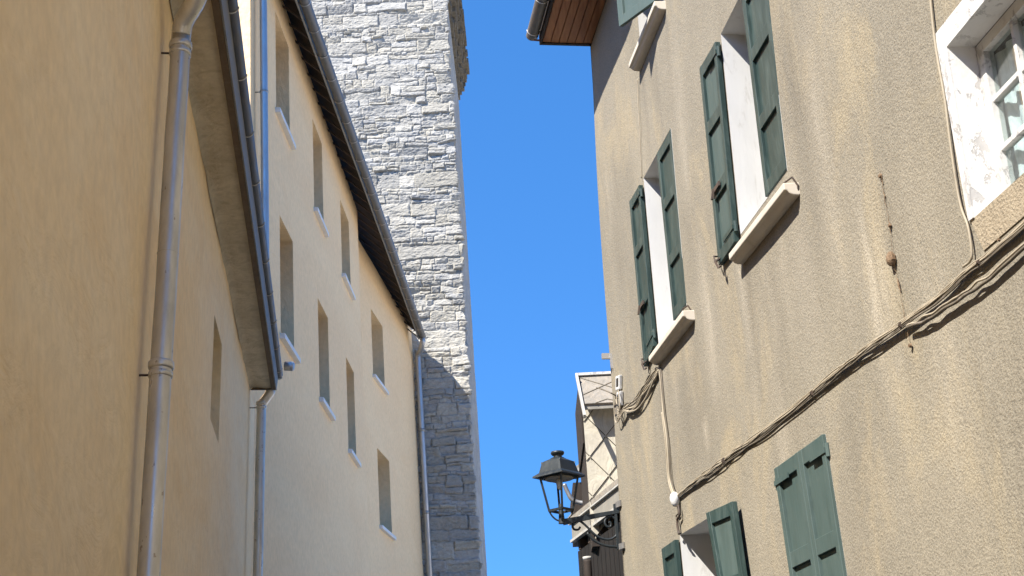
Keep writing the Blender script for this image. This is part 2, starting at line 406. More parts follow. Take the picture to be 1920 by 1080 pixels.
# ------------------------------------------------------------------ setting: street
mb = MB(); mb.add([(-400, -400, 0), (400, -400, 0), (400, 400, 0), (-400, 400, 0)], [(0, 1, 2, 3)])
g = mb.build('ground', M['street']); g['kind'] = 'structure'

# ================================================================== RIGHT: old grey house with green shutters
PR = Plane(-8.5, Vector((2.5*math.cos(R_(8.5)), 2.5*math.sin(R_(8.5)), 0)), -1, 0.0)
grey = thing('old_house', 'old house in rough grey beige render with dark green shutters, close on the right', 'house', PR.P(4, 0, -4))
ZE = PR.hit(1107, 86)[1]
a_far_t = PR.hit(1107, 90)[0]; a_far_b = PR.hit(1170, 1080)[0]
hb = PR.hit(1170, 1080)[1]
sl_ = (a_far_t-a_far_b)/(ZE-hb); cor = lambda h: (a_far_b+(h-hb)*sl_, h)
A_NEAR = -5.0
def rh(x, y, o=0): return PR.hit(x, y, o)
# openings: far-top, near-top, near-bottom, far-bottom
t1 = rh(1352, 64); n1 = rh(1479, 338); f1 = rh(1389, 440)
w1 = [t1, (rh(1443, 0)[0], t1[1]+.01), (n1[0], f1[1]), f1]
w2 = [rh(1207, 334), rh(1258, 240), rh(1288, 577), rh(1235, 640)]
w2[2] = (w2[2][0], (w2[2][1]+w2[3][1])/2); w2[3] = (w2[3][0], w2[2][1])
s0a = rh(1181, 122, .09); s0b = rh(1228, 3, .09); h0 = (s0a[1]+s0b[1])/2
w0 = [(s0a[0]-.06, h0+1.45), (s0b[0]+.06, h0+1.45), (s0b[0]+.06, h0+.05), (s0a[0]-.06, h0+.05)]
t3 = rh(1275, 1003); n3 = rh(1377, 942); w3 = [t3, (n3[0], n3[1]), (n3[0]-.02, t3[1]-1.5), (t3[0]-.02, t3[1]-1.5)]
TL4, TR4 = rh(1457, 879), rh(1548, 814); BL4, BR4 = rh(1487, 1080), rh(1589, 1080)
def ext(a, b, h): k = (h-a[1])/(b[1]-a[1]); return (a[0]+(b[0]-a[0])*k, h)
hB4 = TL4[1]-1.55
w4 = [TL4, TR4, ext(TR4, BR4, hB4), ext(TL4, BL4, hB4)]
t5 = rh(1779, 88); b5 = rh(1829, 408)
w5 = [t5, (t5[0]-1.0, t5[1]), (b5[0]-1.0, b5[1]), b5]
for nme, q in (('w0', w0), ('w1', w1), ('w2', w2), ('w3', w3), ('w4', w4), ('w5', w5)):
    print(nme, [(round(a, 2), round(h, 2)) for a, h in q])
wq = [w0, w1, w2, w3, w4, w5]
mb = MB()
wall_faces(mb, PR, [cor(0), cor(ZE), (A_NEAR, ZE), (A_NEAR, 0)], wq, .10, .012, 0)
n_wall = len(mb.v)
D = 9.0
c0, c1 = cor(0), cor(ZE)
mb.add([PR.P(*c0), PR.P(c0[0], 0, -D), PR.P(c1[0], ZE, -D), PR.P(*c1)], [(0, 1, 2, 3)])
mb.add([PR.P(A_NEAR, 0), PR.P(A_NEAR, 0, -D), PR.P(A_NEAR, ZE, -D), PR.P(A_NEAR, ZE)], [(0, 1, 2, 3)])
mb.add([PR.P(c0[0], 0, -D), PR.P(A_NEAR, 0, -D), PR.P(A_NEAR, ZE, -D), PR.P(c1[0], ZE, -D)], [(0, 1, 2, 3)])
gw = mb.build('wall', M['roughcast'], grey, smooth=True)
sills_ = [(w1[3][0], w1[2][0], w1[2][1]-.12, 1.5), (w2[3][0], w2[2][0], w2[2][1]-.12, 1.5), (w0[3][0], w0[2][0], w0[2][1]-.12, 1.1)]
spots = [(*rh(1500, 180), .35, .9, .55), (*rh(1420, 560), .5, .7, .35), (*rh(1880, 620), .35, .8, .4), (*rh(1290, 760), .5, .8, .3), (*rh(1450, 640), .5, 1.0, .3), (*rh(1600, 930), .4, .7, .3), (*rh(1160, 400), .4, 1.2, .25)]
pale_ = [(*rh(1545, 300), .08, .7, .55), (*rh(1640, 545), .10, .45, .8), (*rh(1330, 610), .12, .5, .5), (*rh(1275, 205), .12, .6, .5), (*rh(1322, 812), .03, .09, .9), (*rh(1500, 470), .10, .6, .4), (*rh(1760, 640), .14, .6, .35), (*rh(1470, 850), .08, .35, .5)]
cl = []
for v in gw.data.vertices:
    p = v.co-PR.O; a = p.dot(PR.u); h = v.co.z; d_ = 0; l_ = 0
    for af, an, hs_, ln in sills_:
        t = (hs_-h)/ln
        if 0 <= t < 1:
            for e_, wd_, k_ in ((an, .10, 1.0), (af, .10, 1.0), ((an+af)/2, .45, .45)):
                d_ = max(d_, k_*(1-t)*math.exp(-((a-e_)/wd_)**2)*(.5+.5*noise.noise(Vector((a*9, 0, 4)))+.2))
            l_ = max(l_, .7*(1-t)*max(0, noise.noise(Vector((a*7, 2, 1)))*2) if an-.1 < a < af+.1 else 0)
    for sa_, sh_, wa, wh, k_ in spots: d_ = max(d_, k_*math.exp(-((a-sa_)/wa)**2-((h-sh_)/wh)**2)*(1+.6*noise.noise(Vector((a*4, h*2, 9)))))
    for sa_, sh_, wa, wh, k_ in pale_: l_ = max(l_, k_*math.exp(-((a-sa_)/wa)**2-((h-sh_)/wh)**2))
    cl += [min(1, max(0, d_)), min(1, max(0, l_)), 0, 1]
ca = gw.data.color_attributes.new('stain', 'FLOAT_COLOR', 'POINT'); ca.data.foreach_set('color', cl)
# unseen light block added inside keeps the rooms dark
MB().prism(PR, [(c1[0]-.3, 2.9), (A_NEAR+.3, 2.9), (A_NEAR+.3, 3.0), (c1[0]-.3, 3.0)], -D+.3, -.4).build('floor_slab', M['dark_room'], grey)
MB().prism(PR, [(c1[0]-.3, 0.1), (A_NEAR+.3, .1), (A_NEAR+.3, ZE-.1), (c1[0]-.3, ZE-.1)], -1.4, -1.35).build('inner_light_block', M['dark_room'], grey)

def reveal(pl, q, depth, mat, parent, splay=0.0):
    FT, NT, NB, FB = q; n = 4
    q2 = [(FT[0]+splay*-1, FT[1]-splay*.4), (NT[0]+splay, NT[1]-splay*.4), NB, (FB[0]-splay, FB[1])]
    mb = MB()
    # jambs as thin boards just inside the opening so they carry their own paint
    vs = [pl.P(a, h, .002) for a, h in q]+[pl.P(a, h, -depth) for a, h in q2]
    mb.add(vs, [(i, (i+1) % 4, 4+(i+1) % 4, 4+i) for i in range(4)])
    return mb.build('reveal', mat, parent)
WD = {0: .22, 1: .24, 2: .24, 3: .26, 4: .24}
lab = {0: 'topmost window, a shutter swung out over its sill', 1: None, 2: None, 3: None, 4: None}
wins = []
for i, q in enumerate(wq[:5]):
    wn = window_unit(PR, [(q[0][0], q[0][1]), q[1], q[2], q[3]], WD[i], grey, M['white'], (2, 3))
    reveal(PR, q, WD[i]+.001, M['white'], wn); wins.append(wn)
    if i in (0, 3, 1, 2): pass
# sills
def sill_px(pl, xa, ya, xb, yb, o):
    A = pl.hit(xa, ya, o); B = pl.hit(xb, yb, o); return A, B
A, B = sill_px(PR, 1365.5, 474, 1468, 340, .085); print('sill1', A, B)
sill(PR, A[0], B[0], A[1], wins[1], M['sill'], .085, .05, dh=B[1]-A[1])
A, B = sill_px(PR, 1215.5, 667, 1279, 580, .085); print('sill2', A, B)
sill(PR, A[0], B[0], A[1], wins[2], M['sill'], .085, .05, dh=B[1]-A[1])
A, B = sill_px(PR, 1178, 118, 1226, 0, .09)
sill(PR, A[0], B[0], A[1], wins[0], M['sill'], .09, .05, dh=B[1]-A[1])
sill(PR, w3[3][0]+.1, w3[2][0]-.1, w3[2][1], wins[3], M['sill'], .085, .05)
sill(PR, w4[3][0]+.1, w4[2][0]-.1, w4[2][1], wins[4], M['sill'], .085, .05)

def px_quad(pl, o, *p): return [pl.hit(x, y, o) for x, y in p]
# window 1 (large pair, middle of the wall)
o_ = .008
def open_leaf(q, jt, jb):
    q = list(q); wd = q[0][0]-q[1][0]; wb = q[3][0]-q[2][0]
    q[1] = (max(q[1][0], jt+.012), q[1][1]); q[2] = (max(q[2][0], jb+.012), q[2][1]); print('leaf widths', wd, wb, q[0][0]-q[1][0], q[3][0]-q[2][0], 'H', q[0][1]-q[3][1])
    return q
sh = shutter(PR, open_leaf(px_quad(PR, .043, (1311, 128), (1344, 71), (1387, 439), (1347, 498)), w1[0][0], w1[3][0]), o_, o_, grey, hinge='near', label='weathered green shutter folded open flat on the wall', panel=M['green_faded'])
tl, tr = rh(1392, 0), rh(1443, 0)
hh = w1[0][1]-.01
tl = ext(rh(1425, 228), rh(1392, 0), hh); tr = ext(rh(1472, 280), rh(1442, 0), hh)
bl = ext(rh(1392, 0), rh(1437, 376), w1[2][1]+.015); br = ext(rh(1442, 0), rh(1477, 335), w1[2][1]+.015)
shutter(PR, [tl, tr, br, bl], -.03, -.03, grey, hinge=None, label='green shutter closed over half the window')
# window 2
shutter(PR, open_leaf(px_quad(PR, .043, (1179.5, 378), (1204, 334), (1231, 640), (1207, 688)), w2[0][0], w2[3][0]), o_, o_, grey, hinge='near')
tl, tr = rh(1232, 289), rh(1258, 242); bl = ext(tl, rh(1263, 597), w2[2][1]+.015); br = ext(tr, rh(1288, 577), w2[2][1]+.015)
shutter(PR, [tl, tr, br, bl], -.03, -.03, grey, hinge=None)
# window 0: near leaf swung out
def scr(p):
    d = p-CAM; z = d.dot(cf); return (960+FPX*d.dot(cr)/z, 540-FPX*d.dot(cu)/z)
best = None; nz0 = (w0[2][0]-.005, w0[2][1]+.02)
for wi in (.45, .5, .55):
    for k in range(0, 120, 2):
        ph = R_(k); p = scr(PR.P(nz0[0]+wi*math.cos(ph), nz0[1], wi*math.sin(ph)+.02)); e = math.hypot(p[0]-1171, p[1]-42)
        if best is None or e < best[0]: best = (e, k, wi)
print('leaf0', best)
ph, wi = R_(best[1]), best[2]
aF = nz0[0]+wi*math.cos(ph); oF = wi*math.sin(ph)+.02
shutter(PR, [(aF, w0[0][1]), (nz0[0], w0[0][1]), (nz0[0], nz0[1]), (aF, nz0[1])], oF, .02, grey, mat=M['green_faded'], label='pale green shutter swung out from the wall')
a_ = w0[0][0]
shutter(PR, [(a_+.55, w0[0][1]), (a_+.06, w0[0][1]), (a_+.06, h0+.07), (a_+.55, h0+.07)], .05, .04, grey, label='green shutter open on the wall beside the topmost window') if False else None
# window 3: far leaf open on the wall, near leaf ajar
q = px_quad(PR, .043, (1240, 1029), (1268, 1009), (1279, 1080), (1245, 1080))
hb3 = w3[2][1]
shutter(PR, open_leaf([q[0], q[1], ext(q[1], q[2], hb3), ext(q[0], q[3], hb3)], w3[0][0], w3[3][0]), o_, o_, grey, hinge=None)
q = [PR.hit(1326, 962, .10), PR.hit(1373, 940, .06), PR.hit(1393, 1080, .06), PR.hit(1347, 1080, .10)]
print('leaf3', q)
shutter(PR, [q[0], q[1], ext(q[1], q[2], hb3), ext(q[0], q[3], hb3)], .075, .03, grey, hinge=None, label='green shutter standing slightly ajar', panel=M['green_faded'])
# window 4: closed pair
mt = rh(1502, 847); mbm = rh(1538, 1080); mbm = ext(mt, mbm, hB4)
mt = (mt[0], (TL4[1]+TR4[1])/2)
g_ = .004
shutter(PR, [w4[0], (mt[0]+g_, mt[1]), (mbm[0]+g_, hB4), w4[3]], -.015, -.015, grey, mat=M['green_faded'], hinge='far', rails=(0, .34, .67, 1), label='faded green closed shutter leaf, far one of the shut pair')
shutter(PR, [(mt[0]-g_, mt[1]), w4[1], w4[2], (mbm[0]-g_, hB4)], -.015, -.015, grey, mat=M['green_faded'], hinge='near', rails=(0, .34, .67, 1), label='faded green closed shutter leaf, near one of the shut pair')

# big window with flaking white surround
wn5 = window_unit(PR, [(w5[0][0]-.015, w5[0][1]-.008), (w5[1][0], w5[1][1]-.008), w5[2], (w5[3][0]-.015, w5[3][1])], .105, grey, M['flaking'], (4, 3), fw=.05, bar=.011, label='white painted casement with small panes and flaking paint')
reveal(PR, w5, .106, M['flaking'], wn5, .015)
oL = [rh(1757, 65), rh(1820, 415)]
sur = MB()
top = oL[0][1]; 
sur.prism(PR, [(oL[0][0], top), (w5[0][0], top), (w5[0][0], w5[0][1]), w5[3], (oL[1][0], oL[1][1])], .002, .010)
sur.prism(PR, [(w5[0][0], top), (w5[1][0], top), (w5[1][0], w5[1][1]), (w5[0][0], w5[0][1])], .002, .010)
sur.prism(PR, [(w5[1][0], top), (w5[1][0]-.10, top), (w5[1][0]-.10, w5[2][1]), (w5[2][0], w5[2][1])], .002, .010)
sur.build('surround', M['flaking'], wn5)
# orange tinted repaired band under it
MB().prism(PR, [(oL[1][0]-.005, oL[1][1]), (w5[2][0], w5[2][1]+.0), (w5[2][0], w5[2][1]-.14), (oL[1][0]-.06, oL[1][1]-.15)], .0, .003).build('sill_band', M['roughcast_band'], wn5)
# curtain behind the panes
cm = MB(); n = 60
pa = [(w5[3][0]-.03-(.96)*k/n) for k in range(n+1)]
vs = [PR.P(a, hh_, -.175-.010*math.sin(k*1.1)) for hh_ in (w5[3][1]+.03, w5[0][1]-.06) for k, a in enumerate(pa)]
cm.add(vs, [(k, k+1, n+2+k, n+1+k) for k in range(n)])
cm.build('curtain', M['curtain'], wn5, smooth=True)

# roof with overhang, wood soffit and gutter (hip corner top left)
ov = Vector()
gc = at_z(986, 82, ZE+.02)                # outer far corner of the eave
rel = gc-PR.O; OVH = rel.dot(PR.n); AEND = rel.dot(PR.u); print('overhang', OVH, 'end', AEND, 'corner', c1, ZE)
AW = AEND; F0 = OVH-.13                     # fascia line inside the gutter
EO = AW-.02-c1[0]
so1 = MB()
# boards along the street side; boards of the hipped end
def sof(mb, poly, z0, z1):
    n = len(poly); vs = [PR.P(a, z0, o) for a, o in poly]+[PR.P(a, z1, o) for a, o in poly]
    mb.add(vs, [tuple(range(n))[::-1], tuple(range(n, 2*n))]+[(i, (i+1) % n, n+(i+1) % n, n+i) for i in range(n)])
nb = 6; fw_ = F0-.02
for k in range(nb):                         # street side boards (run along the wall)
    oa, ob = .0+fw_*k/nb, fw_*(k+1)/nb-.008
    ea, eb = c1[0]+(EO-.04)*oa/fw_, c1[0]+(EO-.04)*ob/fw_
    sof(so1, [(A_NEAR, oa), (ea, oa), (eb, ob), (A_NEAR, ob)], ZE+.01, ZE+.03)
so1.build('soffit', M['larch'], grey)
so2 = MB(); EE = EO-.04
for k in range(nb):                         # end boards
    ta, tb = EE*k/nb, EE*(k+1)/nb-.008
    oa, ob = fw_*ta/EE, fw_*tb/EE
    sof(so2, [(c1[0]+ta, oa-.004), (c1[0]+tb, ob-.004), (c1[0]+tb, -D), (c1[0]+ta, -D)], ZE+.011, ZE+.031)
so2.build('soffit', M['larch2'], grey)
fb = MB()
sof(fb, [(A_NEAR, fw_), (AW-.05, fw_), (AW-.05, F0), (A_NEAR, F0)], ZE-.0, ZE+.17)
sof(fb, [(AW-.05, -D), (AW-.05, F0), (AW-.015, F0), (AW-.015, -D)], ZE-.0, ZE+.172)
fb.build('fascia', M['dark_wood'], grey)
gt = MB(); gz = ZE+.10
sweep_half(gt, PR.P(A_NEAR, gz, OVH-.062), PR.P(AW-.02, gz, OVH-.062), .06)
go = gt.build('gutter', M['zinc_dark'], grey, smooth=True)
a = AW-.12
while a > A_NEAR:
    c = PR.P(a, gz, OVH-.062); MB().tube([c+(-PR.n*math.cos(t)+Vector((0, 0, -math.sin(t))))*.063 for t in [math.pi*k/14 for k in range(15)]], .005, 6).build('gutter_clip', M['clip'], go); a -= .55
rf = MB(); rz = ZE+.19
ridge = 4.2; rr = D/2
rf.add([PR.P(A_NEAR, rz, F0+.04), PR.P(AW, rz, F0+.04), PR.P(AW-rr-OVH, rz+ridge*.8, -rr), PR.P(A_NEAR, rz+ridge*.8, -rr), PR.P(A_NEAR, rz, -D-.5), PR.P(AW, rz, -D-.5),
        PR.P(A_NEAR, rz-.03, F0+.04), PR.P(AW, rz-.03, F0+.04), PR.P(A_NEAR, rz-.03, -D-.5), PR.P(AW, rz-.03, -D-.5)],
       [(0, 1, 2, 3), (1, 5, 2), (4, 3, 2, 5), (0, 6, 7, 1), (1, 7, 9, 5), (5, 9, 8, 4), (4, 8, 6, 0), (0, 3, 4), (6, 8, 9, 7)])
rf.build('roof', M['roof'], grey)

# iron shutter catches beside the sills
def hook(pts, r=.006, parent=grey, name='shutter_catch'):
    MB().tube(pts, r, 6).build(name, M['iron'], parent)
for (x, y, s) in ((1494, 334, 1.0), (1297, 574, .75)):
    a, h = rh(x, y)
    P0 = PR.P(a, h-.10, .004); hook([PR.P(a+.06, h-.03, .05), PR.P(a+.06, h, .05), PR.P(a-.01, h, .03), PR.P(a-.015, h-.05, .006), P0])
for (x, y) in ((1346, 492), (1208, 684)):
    a, h = PR.hit(x, y, .06); a += .02
    hook([PR.P(a+.05, h+.07, .02), PR.P(a+.05, h+.07, .06), PR.P(a+.02, h+.03, .065), PR.P(a+.0, h+.01, .06)])
    hook([PR.P(a-.0, h+.05, .02), PR.P(a-.03, h+.0, .08), PR.P(a-.05, h-.05, .07), PR.P(a-.03, h-.03, .05)], .009)
def latch(x, y, o=.052):
    a, h = PR.hit(x, y, o); mb = MB()
    mb.bar(PR.P(a+.09, h, o), PR.P(a-.07, h, o), .012, .03); mb.bar(PR.P(a+.05, h+.01, o+.006), PR.P(a+.05, h-.06, o+.02), .02, .014)
    mb.build('latch', M['iron'], grey)
latch(1343, 352); latch(1203, 572)

# rusty knob, crack and bolt marks on the wall
kb = MB(); a, h = rh(1674, 486)
bm = bmesh.new(); bmesh.ops.create_icosphere(bm, subdivisions=3, radius=1)
vs = [PR.P(a+v.co.x*.026*(1+.25*noise.noise(v.co*2)), h+v.co.z*.034*(1+.3*noise.noise(v.co*2.5)), .008+v.co.y*.022) for v in bm.verts]
kb.add(vs, [tuple(v.index for v in f.verts) for f in bm.faces]); bm.free()
kb.build('wall_anchor', M['rust_mark'], grey)
pts = []
L = [(1650, 322), (1655, 345), (1660, 380), (1668, 420), (1672, 452), (1677, 500), (1684, 530), (1690, 560), (1697, 600), (1707, 650)]
cr_ = MB(); P_ = [rh(*p) for p in L]; q = []
for i in range(len(P_)-1):
    for k in range(6):
        a, h = lerp2(P_[i], P_[i+1], k/6); q.append((a+random.uniform(-.006, .006), h))
cr_.tube([PR.P(a, h, .000) for a, h in q], [max(.0008, .0052*noise.noise(Vector((h*14, 1, 2)))+.0012) for a, h in q], 6)
cr_.build('crack_ridge', M['rust_mark'], grey)
for x, y, r in ((1651, 330, .012), (1669, 423, .009), (1707, 648, .010), (1874, 450, .006)):
    a, h = rh(x, y); MB().tube([PR.P(a, h, -.003), PR.P(a, h, .008)], [r, r*.8], 9).build('bolt_hole', M['rust_mark'], grey)

# ================================================================== cables
def bundle(name, label, lines, group=None, cat='cable', parent_at=None):
    t = thing(name, label, cat, parent_at, group)
    for pts, r, mat in lines: MB().tube(pts, r, 7).build('cable', mat, t, smooth=True)
    return t
def strand_px(px, o0=.03, da=0, dh=0, do=0, wob=.012, seed=0, n=10):
    ps = [PR.hit(x, y, o0) for x, y in px]
    P3 = [PR.P(a, h, o0) for a, h in ps]; S = smooth_path(P3, n); out = []
    taper = lambda p: min(1.0, max(.42, (p-PR.O).dot(PR.u)/8.5))
    for i, p in enumerate(S):
        t = i/(len(S)-1); e = math.sin(math.pi*min(1, t*8)/2)*math.sin(math.pi*min(1, (1-t)*8)/2)
        f = i*.17+seed*11.3
        out.append(p+Vector((0, 0, 1))*taper(p)*(dh*e+wob*noise.noise(Vector((f, seed, 0))))+PR.n*taper(p)*(do+wob*.3*noise.noise(Vector((f, seed, 5)))))
    return out
main = [(1267, 934), (1307, 901), (1340, 879), (1373, 852), (1420, 820), (1500, 757), (1578, 692), (1628, 653), (1690, 609), (1764, 556), (1811, 511), (1850, 482), (1920, 422), (1985, 366), (2090, 268), (2210, 150), (2340, 10)]
ls = []
for k, (dh, do) in enumerate(((.016, .0), (.0, .009), (-.016, .0), (.008, .010), (-.028, .006), (-.006, .0), (.024, .003))):
    ls.append((strand_px(main, .012, 0, dh, do*.8, .016, k), [.0048, .0036, .0042, .0032, .0038, .0044, .0034][k], M['cable'] if k in (0, 3, 1, 6) else M['cable_dark'])) 
def ties(ref, n, r, parent):
    for k in range(1, n):
        i = int(len(ref)*k/n); p = ref[i]; d = (ref[i+1]-p).normalized(); t_ = min(1, max(.42, (p-PR.O).dot(PR.u)/8.5))
        MB().tube([p-d*.006, p+d*.006], r*t_, 10).build('cable_tie', M['iron'], parent)
mref = strand_px(main, .016, 0, 0, .004, .004, 5)
lo = [(1700, 613), (1725, 606), (1753, 591), (1790, 567), (1823, 546), (1862, 517), (1920, 465), (1985, 410), (2090, 318), (2210, 190), (2340, 40)]
ls.append((strand_px(lo, .02, 0, 0, 0, .012, 21), .007, M['cable_dark'])); ls.append((strand_px(lo, .02, 0, .03, 0, .02, 24), .005, M['cable']))
mb_ = bundle('cable_bundle', 'thick sagging bundle of beige cables rising along the grey wall towards the big white window', ls, parent_at=PR.P(8, 3.3, .03))
ties(mref, 6, .020, mb_)
lf = [(1168, 768), (1189, 757), (1205, 733), (1222, 708), (1234, 693)]
ls = []
for k, dh in enumerate((.02, 0, -.02, .03, -.035)):
    ls.append((strand_px(lf, .03, 0, dh, 0, .02, 40+k), .007, M['cable'] if k % 2 == 0 else M['cable_dark']))
ls.append((strand_px([(1170, 769), (1187, 771), (1204, 757), (1219, 730), (1232, 697)], .03, wob=.006, seed=50), .007, M['cable']))
ls.append((strand_px([(1168, 768), (1180, 774), (1198, 764), (1214, 738), (1230, 698)], .03, wob=.006, seed=52), .006, M['cable_dark']))
bundle('cable_bundle', 'short looping cable bundle between the terminal boxes and the sill of the second window', ls, parent_at=PR.P(10, 4.8, .03))
vl = [(1236, 690), (1239, 720), (1244, 773), (1251, 833), (1256, 900), (1266, 932)]
ls = [(strand_px(vl, .02, wob=.008, seed=60), .008, M['cable']), (strand_px([(x+3, y) for x, y in vl], .016, wob=.006, seed=62), .006, M['cable_dark']), (strand_px([(x-3, y) for x, y in vl[2:]], .016, wob=.006, seed=63), .005, M['cable'])]
bundle('cable', 'pair of upright cables between the sill of the second window and the white junction box', ls, parent_at=PR.P(9.5, 4, .03))
tn = [(1742, -40), (1745, 0), (1751, 60), (1758, 110), (1772, 190), (1785, 290), (1800, 380), (1815, 425), (1822, 470), (1819, 489), (1806, 500)]
bundle('cable', 'thin pale cable running down beside the flaking white window surround', [(strand_px(tn, .014, wob=.004, seed=70), .0055, M['cable'])], parent_at=PR.P(4.7, 4, .02))
MBc = [(1195, 148), (1197, 200), (1200, 260), (1203, 334)]
bundle('cable', 'faint pale wire down the wall between the topmost and the second window', [(strand_px(MBc, .006, wob=.002, seed=80), .004, M['cable'])], parent_at=PR.P(9.5, 6, .02))
# junction box: a rounded white porcelain body
a, h = PR.hit(1267, 938, .03); jb = MB()
prof = [(.0, .012), (.012, .026), (.035, .036), (.060, .036), (.085, .028), (.10, .018), (.108, .0)]
jb.tube([PR.P(a+.003*math.sin(t*30), h+.06-t, .035) for t, r in prof], [max(.002, r) for t, r in prof], 14)
jx = jb.build('junction_box', M['white'], None, smooth=True); tag(jx, 'small round white junction box where the cable bundle meets the upright cables', 'junction box')
ls = [(strand_px([(1270, 948), (1272, 962), (1268, 968), (1271, 985), (1272, 1003)], .02, wob=.003, seed=90), .006, M['cable_dark']),
      (strand_px([(1272, 948), (1274, 965), (1270, 975), (1272, 996), (1274, 1001)], .025, wob=.006, seed=91), .009, M['iron'])]
bundle('cable', 'dark cable end hanging under the white junction box over the lowest window', ls, parent_at=PR.P(9, 3.2, .03))
# terminal boxes on the corner
ct = thing('terminal_box', 'pair of open white terminal boxes with a tangle of wires on the house corner', 'terminal box', PR.P(10.9, 5, .03))
for (x0, y0, x1, y1) in ((1154, 706, 1161, 732), (1156, 736, 1163, 763)):
    q = px_quad(PR, .026, (x0, y0), (x1, y0-3), (x1, y1-3), (x0, y1)); MB().prism(PR, q, .0, .026).build('casing', M['white'], ct, bevel=.004)
    q2 = px_quad(PR, .026, (x0+1.5, y0+4), (x1-1.5, y0+2), (x1-1.5, y1-8), (x0+1.5, y1-6)); MB().prism(PR, q2, .024, .028).build('opening', M['dark_room'], ct)
for k in range(9):
    x = 1152+random.uniform(0, 8); pts = [(x, 745+random.uniform(-15, 15)), (x-random.uniform(-4, 5), 765), (x+random.uniform(-2, 8), 785+random.uniform(-5, 10)), (1168+random.uniform(-4, 3), 770)]
    MB().tube(strand_px(pts, .04, wob=.01, seed=100+k, n=6), .005, 6).build('wire', M['cable_dark'] if k % 2 else M['cable'], ct)
MB().tube(smooth_path([PR.P(*PR.hit(1155, 742, .06), .06), PR.P(*PR.hit(1146, 735, .1), .12), PR.P(*PR.hit(1136, 728, .1), .16), PR.P(*PR.hit(1133, 727, .1), .17)], 4), .006, 6).build('wire', M['cable_dark'], ct)
a, h = rh(1147, 668); cb = MB(); cb.bar(PR.P(a, h, .0), PR.P(a, h-.0, .09), .03, .05); cb.bar(PR.P(a-.02, h+.02, .01), PR.P(a-.02, h-.12, .01), .012, .02, PR.n)
tag(cb.build('wall_bracket', M['clip']), 'small bare metal bracket sticking out of the house corner above the terminal boxes', 'bracket')

# ================================================================== street lamp on the corner
lamp = thing('street_lamp', 'black four sided wall lantern on a scrolled iron arm at the grey house corner', 'street lamp', PR.P(10.8, 3.4, 0))
OL = PR.hit(1163, 985)[0]
def LP(x, y):
    """point in the vertical plane of the arm (square to the wall) seen at a pixel"""
    d = ray(x, y); q = PR.P(OL, 0); t = (q-CAM).dot(PR.u)/d.dot(PR.u); p = CAM+d*t-q; return (p.dot(PR.n), p.z)
def LQ(o, z, a=0): return PR.P(OL+a, z, o)
for nme, p in (('arm0', (1162, 957)), ('arm1', (1055, 979)), ('top', (1047, 847)), ('brim', (1000, 897))): print(nme, LP(*p))
zt = LP(1163, 945)[1]; zb = LP(1165, 1030)[1]; o0 = .035
mb = MB(); mb.bar(LQ(o0, zb), LQ(o0, zt), .03, .022, PR.n)
A0 = LP(1160, 959); A1 = LP(1056, 979); A1b = LP(1052, 980)
mb.bar(LQ(*A0), LQ(*A1), .035, .028, Vector((0, 0, 1)), .04, .05)
mb.build('arm', M['lamp'], lamp)
for zz in (zt-.01, zb+.02):
    MB().bar(LQ(o0-.015, zz, .0), LQ(-.01, zz-.0, -.09), .03, .05).build('wall_plate', M['zinc_grey'], lamp)
sc1 = [LP(*p) for p in ((1078, 983), (1074, 992), (1077, 998), (1084, 996), (1086, 990))]
curl = [LP(*p) for p in ((1088, 988), (1084, 993), (1076, 992), (1074, 984), (1080, 976), (1089, 978), (1101, 988), (1115, 1002), (1130, 1010), (1145, 1011), (1156, 1003), (1160, 990), (1156, 976), (1147, 968), (1138, 970), (1134, 979), (1138, 987), (1145, 987), (1145, 980), (1141, 980))]
MB().tube(smooth_path([LQ(o, z) for o, z in curl], 6), .010, 8).build('scroll', M['lamp'], lamp, smooth=True)
MB().tube(smooth_path([LQ(*LP(*p)) for p in ((1101, 999), (1115, 1014), (1135, 1023), (1160, 1026))], 5), .012, 8).build('scroll', M['lamp'], lamp, smooth=True)
# lantern, axis at its middle; corners point at the street, the wall and along the house
LC, _z = LP(1051, 940)[0], 0
zz = lambda y: LP(1051, y)[1]
def ringsq(r, z, rot=0.0):
    return [LQ(LC, z)+PR.n*(r*math.cos(rot+k*math.pi/2))+PR.u*(r*math.sin(rot+k*math.pi/2)) for k in range(4)]
def loft(mb, rows, cap=True):
    n = len(rows[0]); b = []; vs = [p for r in rows for p in r]; fs = []
    for i in range(len(rows)-1):
        for k in range(n): fs.append((i*n+k, i*n+(k+1) % n, (i+1)*n+(k+1) % n, (i+1)*n+k))
    if cap: fs += [tuple(range(n))[::-1], tuple((len(rows)-1)*n+k for k in range(n))]
    mb.add(vs, fs)
pxm = abs(LP(1000, 897)[0]-LP(1100, 897)[0])/100; rt = R_(4)
mb = MB(); loft(mb, [ringsq(50*pxm, zz(895), rt), ringsq(49*pxm, zz(892), rt), ringsq(37*pxm, zz(886), rt), ringsq(30*pxm, zz(866), rt), ringsq(15*pxm, zz(860), rt), ringsq(10*pxm, zz(857), rt)])
mb.build('lamp_roof', M['lamp'], lamp)
mb = MB(); ax = LQ(LC, 0)
for pr in ([(9, 858), (8, 856), (7, 855), (11, 853), (13, 850), (12, 847), (6, 845.5), (1, 845)],):
    mb.tube([Vector((ax.x, ax.y, zz(y))) for r, y in pr], [r*pxm for r, y in pr], 18)
mb.build('finial', M['lamp'], lamp, smooth=True)
top_r = ringsq(35*pxm, zz(895), rt); bot_r = ringsq(22*pxm, zz(957), rt)
for k in range(4): MB().bar(top_r[k], bot_r[k], .017, .017, PR.n).build('post', M['lamp'], lamp)
for k in range(4):
    MB().tube([ringsq(31*pxm, zz(869), rt)[k], ringsq(31*pxm, zz(865), rt)[k]], [.006, .002], 6).build('spike', M['lamp'], lamp)
mb = MB()
